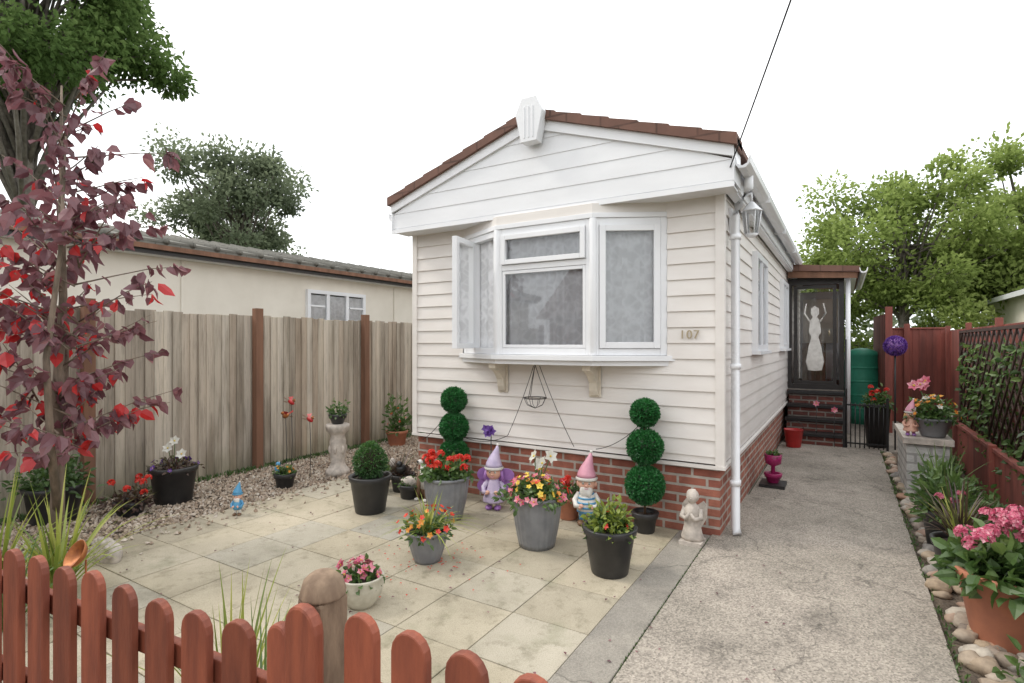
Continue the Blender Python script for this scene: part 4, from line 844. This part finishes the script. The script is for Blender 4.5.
b=MB(); n=1800; P=np.stack([-5.93+np.abs(rng.normal(size=n))*.05,rng.uniform(.8,8,n),rng.uniform(0,.03,n)],1); b.leaves(P,rng.normal(size=(n,3))*.4+np.array([0,0,1]),.05,.018,'lgreen',rng.random(n)*.7)
n=500; P=np.stack([rng.normal(.455,.012,n),rng.uniform(2.2,9,n),np.full(n,.01)],1); b.leaves(P,rng.normal(size=(n,3))*.5+np.array([0,0,1]),.03,.012,'lgreen',rng.random(n)*.8)
n=500; P=np.stack([rng.normal(-.868,.003,n),rng.uniform(.5,4.3,n),np.full(n,.012)],1); b.leaves(P,rng.normal(size=(n,3))*.5+np.array([0,0,1]),.018,.008,'lgreen',rng.random(n)*.8)
b.build('weeds')

# ------------------------------------------------------------ world, sun, camera
sd=Vector((-.93,-.30,0)).normalized(); el=math.radians(48)
w=bpy.data.worlds.new('World'); sc.world=w; w.use_nodes=True; nt=w.node_tree; nt.nodes.clear()
sk=nt.nodes.new('ShaderNodeTexSky'); sk.sky_type='NISHITA'; sk.sun_disc=False; sk.sun_elevation=el; sk.sun_rotation=math.atan2(sd.x,sd.y)%(2*math.pi); sk.dust_density=4; sk.air_density=1.2
tc=nt.nodes.new('ShaderNodeTexCoord'); no=nt.nodes.new('ShaderNodeTexNoise'); no.inputs['Scale'].default_value=2.2; no.inputs['Detail'].default_value=6; nt.links.new(tc.outputs['Generated'],no.inputs['Vector'])
cr=nt.nodes.new('ShaderNodeValToRGB'); cr.color_ramp.elements[0].position=.35; cr.color_ramp.elements[0].color=(.90,.94,.98,1); cr.color_ramp.elements[1].position=.65; cr.color_ramp.elements[1].color=(1,.99,.97,1); nt.links.new(no.outputs['Fac'],cr.inputs[0])
vm=nt.nodes.new('ShaderNodeVectorMath'); vm.operation='SCALE'; vm.inputs['Scale'].default_value=16.5; nt.links.new(cr.outputs[0],vm.inputs[0])
mx=nt.nodes.new('ShaderNodeMix'); mx.data_type='RGBA'; mx.inputs[0].default_value=.88; nt.links.new(sk.outputs[0],mx.inputs[6]); nt.links.new(vm.outputs[0],mx.inputs[7])
bg=nt.nodes.new('ShaderNodeBackground'); bg.inputs[1].default_value=.12; nt.links.new(mx.outputs[2],bg.inputs[0]); wo=nt.nodes.new('ShaderNodeOutputWorld'); nt.links.new(bg.outputs[0],wo.inputs[0])
l=bpy.data.lights.new('sun','SUN'); l.energy=1.5; l.angle=math.radians(12); l.color=(1,.94,.84); lo=bpy.data.objects.new('sun',l); sc.collection.objects.link(lo)
dirv=Vector((sd.x*math.cos(el),sd.y*math.cos(el),math.sin(el))); lo.rotation_euler=dirv.to_track_quat('Z','Y').to_euler(); lo.location=(-10,-5,12)
cam=bpy.data.cameras.new('camera'); co=bpy.data.objects.new('camera',cam); sc.collection.objects.link(co); sc.camera=co
cam.sensor_width=36; cam.lens=19.125; cam.clip_end=1000; cam.clip_start=.05; co.location=(0,0,1.5); co.rotation_euler=(math.pi/2,0,math.radians(31.3)); cam.shift_y=.0015
